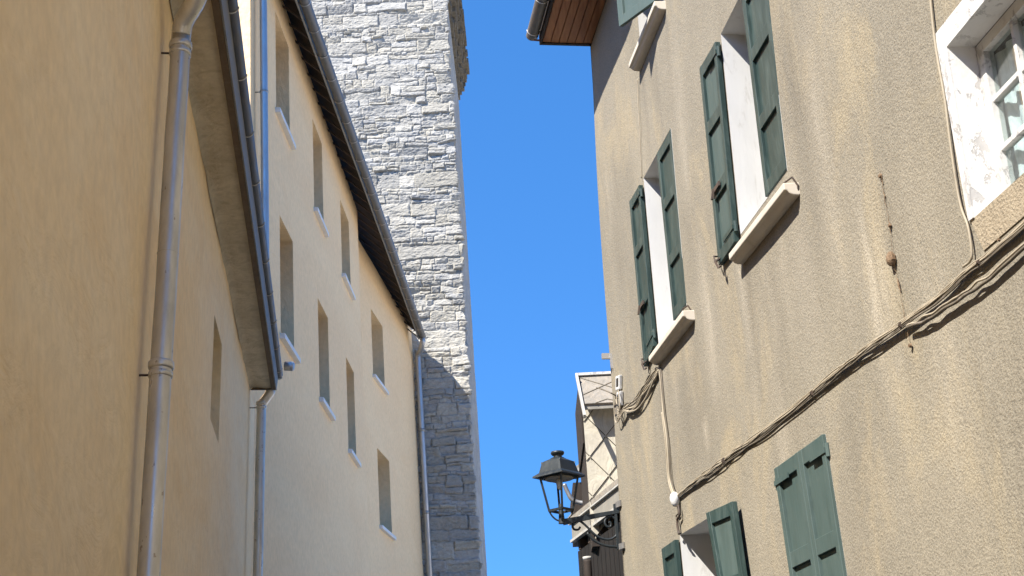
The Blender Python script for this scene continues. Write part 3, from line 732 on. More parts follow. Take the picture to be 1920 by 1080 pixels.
for r, y, th in ((34, 896, .014),):
    q = ringsq(r*pxm, zz(y), rt)
    for k in range(4): mb.bar(q[k], q[(k+1) % 4], th, th)
mb.build('upper_frame', M['lamp'], lamp); mb = MB()
q = ringsq(22*pxm, zz(957), rt)
for k in range(4): mb.bar(q[k], q[(k+1) % 4], .02, .02)
for k in range(4):
    d = (bot_r[k]-LQ(LC, zz(957)))
    mb.tube(smooth_path([bot_r[k], LQ(LC, zz(966))+d*.8, LQ(LC, zz(974))+d*.45, LQ(LC, zz(978))], 5), .008, 7)
mb.tube([LQ(LC, zz(982)), LQ(LC, zz(945))], [.03, .016], 10)
mb.build('frame', M['lamp'], lamp)
ls_ = MB(); ls_.tube([LQ(LC, zz(897)), LQ(LC, zz(899))], [27*pxm, 26*pxm], 20); ls_.build('reflector', M['fascia'], lamp, smooth=True)
MB().tube([LQ(LC, zz(899)), LQ(LC, zz(906)), LQ(LC, zz(914)), LQ(LC, zz(919))], [.02, .03, .024, .004], 12).build('bulb', M['white'], lamp, smooth=True)

# ================================================================== LEFT NEAR: orange house
DL = .94; KT = .93
PO = Plane(-8.3, Vector((-DL*math.cos(R_(8.3)), -DL*math.sin(R_(8.3)), 0)), 1, 0.0)
org = thing('orange_house', 'orange rendered house with a grey plastered eave, nearest on the left', 'house', PO.P(8, 0, -3))
ZS = PO.hit(402, 405)[1]; AO = PO.hit(466, 728)[0]; print('orange eave', ZS, [PO.hit(*p) for p in ((317, 0), (402, 405), (466, 728), (465, 1000))])
lean_o = PO.hit(402, 591)
slit = [PO.hit(416, 646), PO.hit(402, 591), PO.hit(394, 789), PO.hit(410, 828)]
ha, hb_ = (slit[0][1]+slit[1][1])/2, (slit[2][1]+slit[3][1])/2
slit = [(slit[0][0], ha), (slit[1][0], ha), (slit[2][0], hb_), (slit[3][0], hb_)]; print('slit', slit)
AO = 15.25
mb = MB(); wall_faces(mb, PO, [(AO, 0), (AO, ZS+.02), (-5, ZS+.02), (-5, 0)], [slit], .3, .006, .3)
DO = 7
mb.add([PO.P(AO, 0), PO.P(AO, 0, -DO), PO.P(AO, ZS, -DO), PO.P(AO, ZS)], [(0, 1, 2, 3)])
mb.add([PO.P(-5, 0), PO.P(-5, 0, -DO), PO.P(-5, ZS, -DO), PO.P(-5, ZS)], [(0, 1, 2, 3)])
mb.add([PO.P(AO, 0, -DO), PO.P(-5, 0, -DO), PO.P(-5, ZS, -DO), PO.P(AO, ZS, -DO)], [(0, 1, 2, 3)])
mb.build('wall', M['orange'], org, smooth=True)
MB().prism(PO, [(AO-.1, .1), (-4.9, .1), (-4.9, ZS-.02), (AO-.1, ZS-.02)], -.62, -.6).build('inner_light_block', M['dark_room'], org)  # unseen sheet added to stop sunlight leaking in behind the slit window
wn = window_unit(PO, slit, .3, org, M['brown_board'], (1, 1), fw=.04)
oe = at_z(527, 727, ZS)-PO.O; OE = oe.dot(PO.n); print('orange overhang', OE, oe.dot(PO.u), (at_z(426, 0, ZS)-PO.O).dot(PO.n), (at_z(500, 500, ZS)-PO.O).dot(PO.n))
AE = oe.dot(PO.u)
# plaster soffit: wavy sheet with a ragged join on the wall
sm = MB(); NA, NO = 160, 6; ob = OE-.11
vs = []
for i in range(NA+1):
    a = -5+(AE+5)*i/NA
    for k in range(NO+1):
        s = k/NO; o = -.01+(ob+.01)*s; z = ZS+.012*noise.noise(Vector((a*1.3, s*2, 1)))
        if k == 0: z -= .03+.03*noise.noise(Vector((a*3, 7, 1))); o = .004
        vs.append(PO.P(a, z, o))
sm.add(vs, [(i*(NO+1)+k, i*(NO+1)+k+1, (i+1)*(NO+1)+k+1, (i+1)*(NO+1)+k) for i in range(NA) for k in range(NO)])
sm.build('soffit', M['soffit'], org, smooth=True)
def slab(pl, a0, a1, o0, o1, z0, z1, name, mat, parent, bevel=0):
    mb = MB(); mb.hexa([pl.P(a0, z0, o0), pl.P(a1, z0, o0), pl.P(a1, z0, o1), pl.P(a0, z0, o1), pl.P(a0, z1, o0), pl.P(a1, z1, o0), pl.P(a1, z1, o1), pl.P(a0, z1, o1)])
    return mb.build(name, mat, parent, bevel=bevel)
slab(PO, -5, AE, ob, ob+.045, ZS-.025, ZS+.12, 'fascia', M['brown_board'], org)
slab(PO, AE, AE+.02, .01, ob+.045, ZS-.02, ZS+.14, 'end_board', M['brown_board'], org)
gm = MB()
gm.hexa([PO.P(-5, ZS-.02, ob+.047), PO.P(AE+.03, ZS-.02, ob+.047), PO.P(AE+.03, ZS-.02, ob+.058), PO.P(-5, ZS-.02, ob+.058), PO.P(-5, ZS+.13, ob+.047), PO.P(AE+.03, ZS+.13, ob+.047), PO.P(AE+.03, ZS+.13, ob+.075), PO.P(-5, ZS+.13, ob+.075)])
gut = gm.build('drip_strip', M['zinc_dull'], org)
gm = MB(); sweep_half(gm, PO.P(-5, ZS+.165, OE-.028), PO.P(AE+.03, ZS+.165, OE-.028), .045)
gut = gm.build('gutter', M['zinc_dark'], org, smooth=True)
a = AE-.2
while a > 3:
    c = PO.P(a, ZS+.165, OE-.028); MB().tube([c+(-PO.n*math.cos(t)+Vector((0, 0, -math.sin(t))))*.047 for t in [math.pi*k/12 for k in range(13)]], .005, 6).build('gutter_clip', M['clip'], gut); a -= .8
# roof
rm = MB(); zr = ZS+.22
rm.hexa([PO.P(-5, zr, OE-.02), PO.P(AE, zr, OE-.02), PO.P(AE, zr+2.3, -3.5), PO.P(-5, zr+2.3, -3.5), PO.P(-5, zr+.03, OE-.02), PO.P(AE, zr+.03, OE-.02), PO.P(AE, zr+2.34, -3.5), PO.P(-5, zr+2.34, -3.5)])
rm.hexa([PO.P(-5, zr+2.3, -3.501), PO.P(AE, zr+2.3, -3.501), PO.P(AE, zr, -7.4), PO.P(-5, zr, -7.4), PO.P(-5, zr+2.34, -3.501), PO.P(AE, zr+2.34, -3.501), PO.P(AE, zr+.03, -7.4), PO.P(-5, zr+.03, -7.4)])
rm.build('roof', M['roof'], org)
gbl = MB()
for aa in (AE-.3, -4.98): gbl.add([PO.P(aa, ZS, 0), PO.P(aa, ZS, -7), PO.P(aa, zr+2.28, -3.5)], [(0, 1, 2)])
gbl.build('gable', M['orange'], org)
# short zinc spout
p0 = at_z(531, 686, ZS+.02); 
sp = MB(); A = PO.P((p0-PO.O).dot(PO.u), ZS+.05, OE-.03); B = A+PO.n*.17+Vector((0, 0, -.0))
A_ = at_y(534, 686, A.y); B_ = at_y(549, 687, A.y)
sp.tube([A_, B_, B_+(B_-A_).normalized()*.012], [.052, .052, .04], 18)
sp.build('spout', M['zinc_blue'], org, smooth=True)

def downpipe(pl, top, bot, o, r, parent, mat, collars, brackets, neck=None, name='downpipe'):
    T = pl.P(*pl.hit(*top, o), o); B = pl.P(*pl.hit(*bot, o), o); d = (B-T).normalized()
    B = B+d*((B.z)/-d.z)
    path = [T, B]
    if neck: path = smooth_path([T+Vector(q) for q in neck], 6)+[T, T+d*.02, B]
    a_, b_ = path[-2], path[-1]; path = path[:-1]
    for i in range(1, 40): path.append(a_.lerp(b_, i/40)+Vector((noise.noise(Vector((i*.5, 1, r*90))), noise.noise(Vector((i*.5, 7, 2))), 0))*.003)
    path.append(b_)
    mb = MB(); mb.tube(path, [r*(1+.012*noise.noise(Vector((i*.9, 3, 3)))) for i in range(len(path))], 24); dp = mb.build(name, mat, parent, smooth=True)
    for i in (9, 23):
        c = a_.lerp(b_, i/40); dd = (b_-a_).normalized(); MB().tube([c-dd*.004, c-dd*.002, c+dd*.002, c+dd*.004], [r*.99, r+.0022, r+.0022, r*.99], 24).build('seam', mat, dp, smooth=True)
    for t in collars:
        c = T.lerp(pl.P(*pl.hit(*bot, o), o), t)
        cm = MB(); cm.tube([c-d*.055, c-d*.05, c-d*.042, c-d*.025, c-d*.017, c-d*.013], [r+.002, r+.009, r+.010, r+.010, r+.008, r+.001], 24)
        cm.tube([c+d*.0, c+d*.004, c+d*.026, c+d*.03], [r+.001, r+.006, r+.006, r+.001], 24); cm.build('collar', mat, dp, smooth=True)
        bk = MB(); bk.tube([c+d*.015+pl.n*(-r), c+d*.015-pl.n*(o+.02)], .006, 7); bk.build('bracket', M['iron'], dp)
    return dp, T, B
# big aged downpipe near the camera
o = .10; T = PO.P(*PO.hit(338, 96, o), o); B = PO.P(*PO.hit(278, 1080, o), o)
dep = (T-CAM).dot(cf); rpx = 18.0/FPX*dep*1.0; print('pipe r', rpx, 'depths', dep, (B-CAM).dot(cf), T, B)
up = (T-B).normalized()
e1 = T+up*.16; e2 = at_y(345, 40, T.y-.03); e3 = at_y(368, 0, T.y-.10); e4 = at_y(378, -40, T.y-.16); e5 = at_y(380, -90, T.y-.22)
nk = [e5-T, e4-T, e3-T, e2-T, up*.10]
dp, T, B = downpipe(PO, (338, 96), (278, 1080), o, rpx, org, M['zinc_warm'], (0.0, .6555), (), nk)
# thin second pipe at the far end of the house
o = .13
T2 = PO.P(*PO.hit(490, 762, o), o); r2 = 8.7/FPX*(T2-CAM).dot(cf); print('pipe2 r', r2, T2)
g1 = PO.P((T2-PO.O).dot(PO.u)+.0, ZS-.03, OE-.12)
nk = [g1-T2, (g1-T2)*.93+Vector((0, 0, -.01)), Vector((0, 0, .02))]
dp2, T2, B2 = downpipe(PO, (490, 762), (483, 1080), o, r2, org, M['zinc_warm'], (0.0,), (), nk)

# ================================================================== LEFT FAR: tan building
LEAN = -.024
ZT = 1.6+12.4*KT
pj = at_z(530, 0, ZT)
n1v = Vector((math.cos(R_(1.0)), -math.sin(R_(1.0)), 0))
Ot = pj-(Vector((0, 0, ZT))+n1v*LEAN*ZT)
PT = Plane(1.0, Ot-Vector((math.sin(R_(1.0)), math.cos(R_(1.0)), 0))*0, 1, LEAN)
tan = thing('tan_building', 'tall beige rendered building with two rows of recessed windows, beyond the orange house', 'building', PT.P(5, 0, -5))
th = lambda x, y, o=0: PT.hit(x, y, o)
aT0 = th(474, 100)[0]; aT0b = th(465, 900)[0]; aT1 = th(670, 400)[0]; print('tan a', aT0, aT0b, aT1, [th(*p) for p in ((530, 0), (668, 380), (600, 748))])
aT0 = (aT0+aT0b)/2
pe = at_z(777, 628, ZT); AZF = 5.6
nf = Vector((math.cos(R_(AZF)), -math.sin(R_(AZF)), 0))
PF = Plane(AZF, pe-(Vector((0, 0, ZT))+nf*LEAN*ZT), 1, LEAN)
fh = lambda x, y, o=0: PF.hit(x, y, o)
aF0 = -9.0*KT; aF1 = 0.0
print('far', [fh(*p) for p in ((673, 437), (777, 628), (806, 1080))], 'pe', pe)
tw = {  # far-top, near-top, near-bottom, far-bottom pixels
 'a': ((540, 88), (517, 20), (517, 213), (545, 266)),
 'b': ((603.7, 272), (587, 224), (588, 392), (607, 434)),
 'c': ((653, 408), (635.5, 374), (644, 523), (659, 556)),
 'd': ((548, 452), (521.7, 397), (529, 632), (553, 676)),
 'e': ((613, 593), (595, 557), (600, 748), (621, 786)),
 'f': ((663, 697), (650, 672), (652, 842), (669, 871))}
fwn = {'g': ((715, 607), (695, 580), (700, 708), (724, 735)), 'h': ((728, 860), (707.5, 843), (712, 988), (737, 1008))}
def rect(hf, q):
    P_ = [hf(*p) for p in q]; af = (P_[0][0]+P_[3][0])/2; an = (P_[1][0]+P_[2][0])/2
    ht = (P_[0][1]+P_[1][1])/2; hb = (P_[2][1]+P_[3][1])/2
    return [(af, ht), (an, ht), (an, hb), (af, hb)]
holesT = {k: rect(th, q) for k, q in tw.items()}; holesF = {k: rect(fh, q) for k, q in fwn.items()}
for k, v in list(holesT.items())+list(holesF.items()): print(k, [(round(a, 2), round(h, 2)) for a, h in v])
mb = MB(); wall_faces(mb, PT, [(aT1, 0), (aT1, ZT), (aT0, ZT), (aT0, 0)], list(holesT.values()), .5, .008, .34)
# end wall facing the camera, return at the bend, far part
DT = 9
mb.add([PT.P(aT0, 0), PT.P(aT0, 0, -DT), PT.P(aT0, ZT, -DT), PT.P(aT0, ZT)], [(0, 1, 2, 3)])
mb.add([PT.P(aT0, ZT), PT.P(aT0, ZT, -DT), PT.P(aT0, ZT+3.2, -DT*.55)], [(0, 1, 2)])
mb.add([PT.P(aT1, 0), PT.P(aT1, 0, -1.2), PT.P(aT1, ZT, -1.2), PT.P(aT1, ZT)], [(0, 1, 2, 3)])
wall_faces(mb, PF, [(aF1, 0), (aF1, ZT), (aF0, ZT), (aF0, 0)], list(holesF.values()), .5, .008, .34)
mb.add([PF.P(aF1, 0), PF.P(aF1, 0, -DT), PF.P(aF1, ZT, -DT), PF.P(aF1, ZT)], [(0, 1, 2, 3)])
mb.add([PF.P(aF1, 0, -DT), PT.P(aT0, 0, -DT), PT.P(aT0, ZT, -DT), PF.P(aF1, ZT, -DT)], [(0, 1, 2, 3)])
mb.build('wall', M['tan'], tan, smooth=True)
MB().prism(PT, [(aT1-.05, .1), (aT0+.05, .1), (aT0+.05, ZT-.02), (aT1-.05, ZT-.02)], -.62, -.6).build('inner_light_block', M['dark_room'], tan)  # unseen sheet added so sun leaking under the roof misses the recesses
MB().prism(PF, [(aF1-.1, .1), (aF0+.1, .1), (aF0+.1, ZT-.02), (aF1-.1, ZT-.02)], -.62, -.6).build('inner_light_block', M['dark_room'], tan)  # the same added light block behind the far part
slpx = {'a': ((515.5, 216), (558, 300)), 'b': ((588, 395), (617, 457)), 'c': ((643.5, 525), (667, 572)), 'd': ((529, 634), (563.5, 691)),
        'e': ((600, 752), (631, 799)), 'f': ((652, 846), (675, 882)), 'g': ((700, 710), (731, 744)), 'h': ((712, 990), (745.5, 1015))}
for k, q in list(holesT.items())+list(holesF.items()):
    pl = PT if k in tw else PF
    wn = window_unit(pl, q, .34, tan, M['brown_board'], (1, 2), fw=.06)
    A = pl.hit(*slpx[k][0], .07); B = pl.hit(*slpx[k][1], .07)
    an = max(min(A[0], q[1][0]-.02), q[1][0]-.25); af = B[0]
    sill(pl, q[1][0]-.07, q[0][0]+.1, q[2][1]+.03, wn, M['white_sill'], .075, .085, -.03, False)
# roof: gutter line, rafters, boards
ZG = 1.6+11.98*KT
G1 = at_z(560, -60, ZG); G0 = at_z(574, 10, ZG); G2 = at_z(793, 632, ZG)
gd = (G2-G0).normalized(); Gn = G0-gd*((G0.y-(PT.P(aT0, 0).y-.15))/gd.y)
print('gutter', G0, G2, Gn, 'wall near', PT.P(aT0, ZT), 'wall far', pe)
gs = Vector((gd.y, -gd.x, 0))
RG = .085
mb = MB(); sweep_half(mb, Gn, G2, RG, 16); gtt = mb.build('gutter', M['zinc_dark'], tan, smooth=True)
L = (G2-Gn).length; k = 0.4
while k < L:
    c = Gn+gd*k; MB().tube([c+(-gs*math.cos(t)+Vector((0, 0, -math.sin(t))))*(RG+.003) for t in [math.pi*j/14 for j in range(15)]], .007, 6).build('gutter_clip', M['clip'], gtt); k += .74
SL = math.tan(R_(42))
mb = MB(); fa = -gs*(RG+.02)
mb.bar(Gn+fa+Vector((0, 0, .0)), G2+fa+Vector((0, 0, 0)), .03, .12); mb.build('fascia', M['zinc_grey'], tan)
k = .3; i = 0
while k < L:
    A = Gn+gd*k-gs*(RG+.04)+Vector((0, 0, -.01)); B = A-gs*1.5+Vector((0, 0, 1.5*SL))
    MB().bar(A, B, .05, .022).build('rafter', M['rafter'], tan); k += .52
mb = MB(); u_ = Vector((0, 0, .09))
rb = [Gn-gs*(RG+.0)+u_, G2-gs*(RG+.0)+u_]; rt_ = [p-gs*5.2+Vector((0, 0, 5.2*SL)) for p in rb]; rk = [p-gs*5.2-Vector((0, 0, 5.2*SL)) for p in rt_]
mb.hexa([rb[0], rb[1], rt_[1], rt_[0]]+[p+Vector((0, 0, .05)) for p in (rb[0], rb[1], rt_[1], rt_[0])]); mb.build('roof_boards', M['dark_wood'], tan)
mb = MB(); e = Vector((0, 0, .055)); t_ = Vector((0, 0, .09))
mb.hexa([rb[0]+e, rb[1]+e, rt_[1]+e, rt_[0]+e]+[p+t_ for p in (rb[0], rb[1], rt_[1], rt_[0])])
mb.hexa([rt_[0]+e*.99, rt_[1]+e*.99, rk[1]+e, rk[0]+e]+[p+t_ for p in (rt_[0], rt_[1], rk[1], rk[0])]); mb.build('roof', M['roof'], tan)
# bright zinc downpipe at the near corner, and the far one
o = .12; r3 = 7.7/FPX*17*KT
Tt = PT.P(*th(493, -60, o), o)
T3 = PT.P(*th(493.5, 0, o), o); B3 = PT.P(*th(497, 420, o), o); d = (B3-T3).normalized(); B3 = T3+d*((T3.z-7.4)/-d.z)
top3 = T3-d*((ZG-.5-T3.z)/-d.z*-1) if False else T3+(-d)*max(0, (ZG-.55-T3.z))
mb = MB(); mb.tube(smooth_path([Vector((top3.x+.28, top3.y, ZG-.1)), Vector((top3.x+.26, top3.y, ZG-.18)), top3+Vector((0, 0, .05))], 6)+[top3]+smooth_path([B3, B3+d*.35, PO.P(AE+.30, ZS+.52, OE-.16), PO.P(AE+.10, ZS+.25, OE-.05), PO.P(AE+.06, ZS+.14, OE-.04)], 6), r3, 20)
dpz = mb.build('downpipe', M['zinc_blue'], tan, smooth=True)
for y in (172,):
    c = PT.P(*th(495, y, o), o); cm = MB(); cm.tube([c-d*.02, c-d*.012, c+d*.012, c+d*.02], [r3, r3+.008, r3+.008, r3], 20); cm.tube([c, c-PT.n*.13], .008, 7); cm.build('collar', M['zinc_grey'], dpz, smooth=True)
# far pipe: from the gutter end down the far corner
o = .16
F0_ = PF.P(*fh(784, 672, o), o); F1_ = PF.P(*fh(806, 1080, o), o); d = (F1_-F0_).normalized(); F2_ = F0_+d*(F0_.z/-d.z); r4 = 5.2/FPX*36*KT
top4 = G2-gd*.12+Vector((0, 0, -RG))
mb = MB(); mb.tube(smooth_path([top4, top4+Vector((0, 0, -.12)), top4.lerp(F0_, .5)+Vector((0, 0, -.05)), F0_+Vector((0, 0, .12)), F0_], 6)+[F2_], r4, 14)
dpf = mb.build('downpipe', M['zinc_blue'], tan, smooth=True)
for y in (812, 966):
    c = F0_.lerp(F1_, (y-672)/408); cm = MB(); cm.tube([c-d*.04, c+d*.04], r4+.015, 14); cm.build('collar', M['zinc_grey'], dpf, smooth=True)

# ================================================================== stone tower
YT = G2.y+.55
TW = at_y(838, 0, YT); TWm = at_y(881, 740, YT); TWb = at_y(889, 1080, YT); print('tower', YT, TW, TWm, TWb)
tower = thing('stone_tower', 'tall rough grey stone tower behind the beige building, its foot in shade', 'tower', (TW.x-4, YT+4, 0))
rs = 0.024; Z0, Z1 = 0.0, 26.0
XF, DEP = 5.2, 6.5
sx = np.arange(-XF, DEP, rs); szz = np.arange(Z0, Z1, rs); ns, nzv = len(sx), len(szz)
rng = np.random.default_rng(3)
def vn(x, y, seed, f):
    r = np.random.default_rng(seed); T = r.random((256, 256)); x = x*f+37; y = y*f+59
    xi = np.floor(x).astype(int); yi = np.floor(y).astype(int); fx = x-xi; fy = y-yi; fx = fx*fx*(3-2*fx); fy = fy*fy*(3-2*fy)
    g = lambda i, j: T[i % 256, j % 256]
    return ((g(xi, yi)*(1-fx)+g(xi+1, yi)*fx)*(1-fy)+(g(xi, yi+1)*(1-fx)+g(xi+1, yi+1)*fx)*fy)*2-1
def fbm(x, y, seed, f, o=4, gain=.55):
    s = 0; a = 1; t = 0
    for k in range(o): s = s+a*vn(x, y, seed+k, f); t += a; f *= 2.03; a *= gain
    return s/t
S, Zg = np.meshgrid(sx, szz)
Sw = S+.05*fbm(S, Zg, 11, 2.6, 3); Zw = Zg+.07*fbm(S, Zg, 21, .8, 3)+.03*fbm(S, Zg, 25, 4.0, 2)
# courses
zc = [-.3]
while zc[-1] < Z1+.5: zc.append(zc[-1]+float(rng.choice([.10, .17, .24, .33, .44], p=[.24, .28, .24, .16, .08]))*float(rng.uniform(.85, 1.15)))
zc = np.array(zc); ci = np.clip(np.searchsorted(zc, Zw)-1, 0, len(zc)-2)
base = np.zeros_like(S); tone = np.ones(S.shape+(3,)); edge = np.zeros_like(S)
for c in range(len(zc)-1):
    mk = ci == c
    if not mk.any(): continue
    hC = zc[c+1]-zc[c]; xs = [-XF-1.0]
    while xs[-1] < DEP+1:
        xs.append(xs[-1]+hC*float(rng.choice([.9, 1.4, 2.2, 3.2]))*float(rng.uniform(.8, 1.25))+.04)
    xs = np.array(xs)
    k0 = np.argmin(abs(xs)); xs[k0] = -10 if False else xs[k0]
    s = Sw[mk]; si = np.clip(np.searchsorted(xs, s)-1, 0, len(xs)-2); n = len(xs)
    dx = np.minimum(s-xs[si], xs[si+1]-s); dz = np.minimum(Zw[mk]-zc[c], zc[c+1]-Zw[mk])
    # some stones split into two thin ones
    spl = rng.random(n) < (.35 if hC > .18 else .0); zm = zc[c]+hC*rng.uniform(.35, .65, n)
    dz = np.where(spl[si], np.minimum(dz, abs(Zw[mk]-zm[si])), dz); upper = (Zw[mk] > zm[si]) & spl[si]
    pr = rng.normal(0, .015, (2, n)); big = rng.random((2, n)) < .05; pr = pr+np.where(big, .03, 0)
    sel = upper.astype(int)
    tl = rng.normal(0, .12, (2, n)); tz = rng.normal(.10, .20, (2, n)); u = s-(xs[si]+xs[si+1])/2; v = Zw[mk]-(zc[c]+hC/2)
    d = np.minimum(dx, dz); rnd = np.clip(d/.04, 0, 1); rnd = 1-(1-rnd)**2
    h = (pr[sel, si]+tl[sel, si]*u*.5+tz[sel, si]*v)*rnd-.034*(1-rnd)
    base[mk] = h
    br = rng.uniform(.78, 1.05, (2, n)); wm = rng.uniform(-.01, .05, (2, n))
    t = np.stack([br[sel, si]*(.385+wm[sel, si]*.3), br[sel, si]*.375, br[sel, si]*(.345-wm[sel, si]*.6)], -1)
    mort = np.clip(1-d/.012, 0, 1)[:, None]; t = t*(1-mort*.25)
    tone[mk] = t
rug = fbm(S, Zg*1.25, 31, 3.2, 5, .62); fin = fbm(S, Zg*2.2, 41, 14, 3, .6)
ridge = 1-np.abs(fbm(S*.85, Zg*1.7, 51, 3.6, 4, .6))*2
Hh = base+.026*rug+.013*fin+.015*ridge+.035*fbm(S, Zg, 61, .5, 2)
# wrap round the corner
dxz = (TWm.x-TW.x)/(TWm.z-TW.z)
xc = TW.x+(Zg-TW.z)*dxz
Xp = np.where(S < 0, xc+S, xc-S*(-.0)) ; Yp = np.where(S < 0, YT, YT+S)
k = np.clip(S/.05, -1, 1)*.5+.5        # 0 front, 1 side
nx_ = np.sin(k*math.pi/2); ny_ = -np.cos(k*math.pi/2)
jag = np.exp(-np.abs(S)/.15)
Hh = np.where(S > .12, Hh*(.10+.9*np.exp(-(S-.12)/.05))-.01*np.clip(S-.12, 0, 1), Hh)
Xp = Xp+nx_*Hh*(1+.8*jag); Yp = Yp+ny_*Hh*(1+.4*jag)
co_ = np.stack([Xp, Yp, Zg], -1).reshape(-1, 3).astype(np.float32)
idx = np.arange(ns*nzv).reshape(nzv, ns)
q = np.stack([idx[:-1, :-1], idx[:-1, 1:], idx[1:, 1:], idx[1:, :-1]], -1).reshape(-1, 4).astype(np.int32)
me = bpy.data.meshes.new('masonry'); me.vertices.add(len(co_)); me.vertices.foreach_set('co', co_.ravel())
me.loops.add(q.size); me.loops.foreach_set('vertex_index', q.ravel()); me.polygons.add(len(q))
me.polygons.foreach_set('loop_start', np.arange(0, q.size, 4, dtype=np.int32)); me.polygons.foreach_set('loop_total', np.full(len(q), 4, np.int32))
me.update(calc_edges=True)
ca = me.color_attributes.new('tone', 'FLOAT_COLOR', 'POINT')
ca.data.foreach_set('color', np.concatenate([tone.reshape(-1, 3), np.ones((len(co_), 1))], 1).astype(np.float32).ravel())
me.materials.append(M['stone']); me.polygons.foreach_set('use_smooth', np.zeros(len(q), bool))
mo = bpy.data.objects.new('masonry', me); COL.objects.link(mo); mo.parent = tower; mo.matrix_parent_inverse = Matrix.Translation(-tower.location)
# plain hidden sides close the tower
mb = MB(); xl = TW.x-XF+.05; bx = lambda z: TW.x+(z-TW.z)*dxz
mb.add([(xl+dxz*-TW.z, YT+.05, 0), (xl+dxz*-TW.z, YT+6.4, 0), (xl, YT+6.4, Z1-.1), (xl, YT+.05, Z1-.1)], [(0, 1, 2, 3)])
mb.add([(bx(0)-XF, YT+6.4, 0), (bx(0)-.05, YT+6.4, 0), (bx(26)-.05, YT+6.4, Z1-.1), (xl, YT+6.4, Z1-.1)], [(0, 1, 2, 3)])
mb.add([(xl, YT, Z1-.05), (bx(26), YT, Z1-.05), (bx(26), YT+6.5, Z1-.05), (xl, YT+6.5, Z1-.05)], [(0, 1, 2, 3)])
mb.build('rear_wall', M['slab'], tower)
# stepped corbel cornice on the street side: slabs oversailing one another
cs = MB(); zc0 = at_y(862, 178, YT+6.3).z; print('cornice z', zc0)
y = YT+.9
rj = random.Random(4)
for layer in range(7):
    y = YT+.5+rj.uniform(0, .3); z = zc0+layer*.16
    while y < YT+6.6:
        ln = rj.uniform(.25, .55); out = .06+.055*layer+rj.uniform(-.025, .045)
        if out > .42: out = .42
        if rj.random() < .93:
            x = bx(z); cs.box(x-.1, x+out, y, min(y+ln-.012, YT+6.6), z+rj.uniform(-.035, .01), z+.13+rj.uniform(0, .03))
        y += ln
cs.build('cornice', M['slab'], tower, bevel=.008)

# ================================================================== slate clad house beyond the lamp
dh = thing('slate_clad_house', 'low house with a diamond tiled dormer and deep grey eave behind the lantern', 'house', (1.6, 14, 0))
PA = Plane(-9.5, at_z(1160, 944, 4.25)-Vector((0, 0, 4.25)), -1, 0.0)
E0 = at_z(1160, 944, 4.25); E1 = at_z(1070, 1012, 4.25); print('eave', E0, E1)
ed = (E1-E0).normalized(); eo = Vector((-ed.y, ed.x, 0)); eo = -eo if eo.x > 0 else eo   # out to the street
E0n = E0-ed*2.2
Zv = Vector((0, 0, 1))
def slab2(A, B, o0, o1, z0, z1, name, mat, parent=None, bevel=0):
    A = Vector(A); B = Vector(B); mb = MB()
    ps = [A+eo*o0, B+eo*o0, B+eo*o1, A+eo*o1]; mb.hexa([p+Zv*z0 for p in ps]+[p+Zv*z1 for p in ps]); return mb.build(name, mat, parent or dh, bevel=bevel)
slab2(E0n, E1, -.05, -.02, .0, .17, 'fascia', M['fascia'])
slab2(E0n, E1+ed*.03, -.06, .010, .172, .19, 'verge_board', M['trim'])
slab2(E0n, E1+ed*.03, -.055, .0, -.03, -.002, 'verge_board', M['trim'])
slab2(E0n, E1-ed*.02, -.75, -.052, -.01, .02, 'soffit', M['dark_wood'])
k = 0.3
while k < (E1-E0n).length:
    A = E0n+ed*k; slab2(A-ed*.04, A+ed*.04, -.74, -.07, -.13, -.012, 'rafter', M['rafter']); k += .42
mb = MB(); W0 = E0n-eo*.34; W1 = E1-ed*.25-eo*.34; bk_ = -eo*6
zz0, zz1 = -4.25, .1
mb.hexa([W0+Zv*zz0, W1+Zv*zz0, W1+bk_+Zv*zz0, W0+bk_+Zv*zz0, W0+Zv*zz1, W1+Zv*zz1, W1+bk_+Zv*zz1, W0+bk_+Zv*zz1]); mb.build('wall', M['shade_wood'], dh)
# street-side shuttered upper part below the eave, boards with the eave's shade put into their colour
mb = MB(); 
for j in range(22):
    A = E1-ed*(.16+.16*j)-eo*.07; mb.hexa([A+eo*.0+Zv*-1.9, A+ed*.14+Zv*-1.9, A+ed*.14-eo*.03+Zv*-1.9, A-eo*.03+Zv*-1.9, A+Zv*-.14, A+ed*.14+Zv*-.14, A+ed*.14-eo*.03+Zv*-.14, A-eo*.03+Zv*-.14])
mb.build('board_cladding', M['shade_wood'], dh)
# roof
mb = MB(); A, B = E0n+Zv*.2, E1+Zv*.2; up_ = -eo*3.2+Zv*2.0
mb.hexa([A, B, B+up_, A+up_, A+Zv*.05, B+Zv*.05, B+up_+Zv*.05, A+up_+Zv*.05])
mb.hexa([A+up_, B+up_, B+up_*2-Zv*4.0, A+up_*2-Zv*4.0, A+up_+Zv*.05, B+up_+Zv*.05, B+up_*2-Zv*3.95, A+up_*2-Zv*3.95]); mb.build('roof', M['slate'], dh)
# half-round gutter end under the eave
gq = at_y(1102, 1050, E1.y-.5); mb = MB(); mb.tube([gq+Zv*.0, gq+Zv*-.02, gq+Zv*-1.2], [.05, .05, .045], 14); mb.build('downpipe', M['dark_wood'], dh, smooth=True)
mb = MB(); mb.tube([gq+Zv*.035, gq+Zv*.0], [.055, .05], 14); mb.build('pipe_collar', M['trim'], dh, smooth=True)

# dormer
YD = 14.15
dm = thing('slate_dormer', 'narrow tall dormer clad in cream diamond tiles under a small weathered slate roof', 'dormer', (at_y(1100, 960, YD).x, YD, 4.2))
def dq(x, y, dy=0): return at_y(x, y, YD+dy)
xl_t = dq(1094, 760); zb_ = dq(1105, 990).z; XL = dq(1099, 860).x; XR = XL+1.0
ztp = dq(1099, 757).z
mb = MB(); mb.box(XL, XR, YD, YD+1.6, zb_-.2, ztp); mb.build('wall', M['dark_wood'], dm)
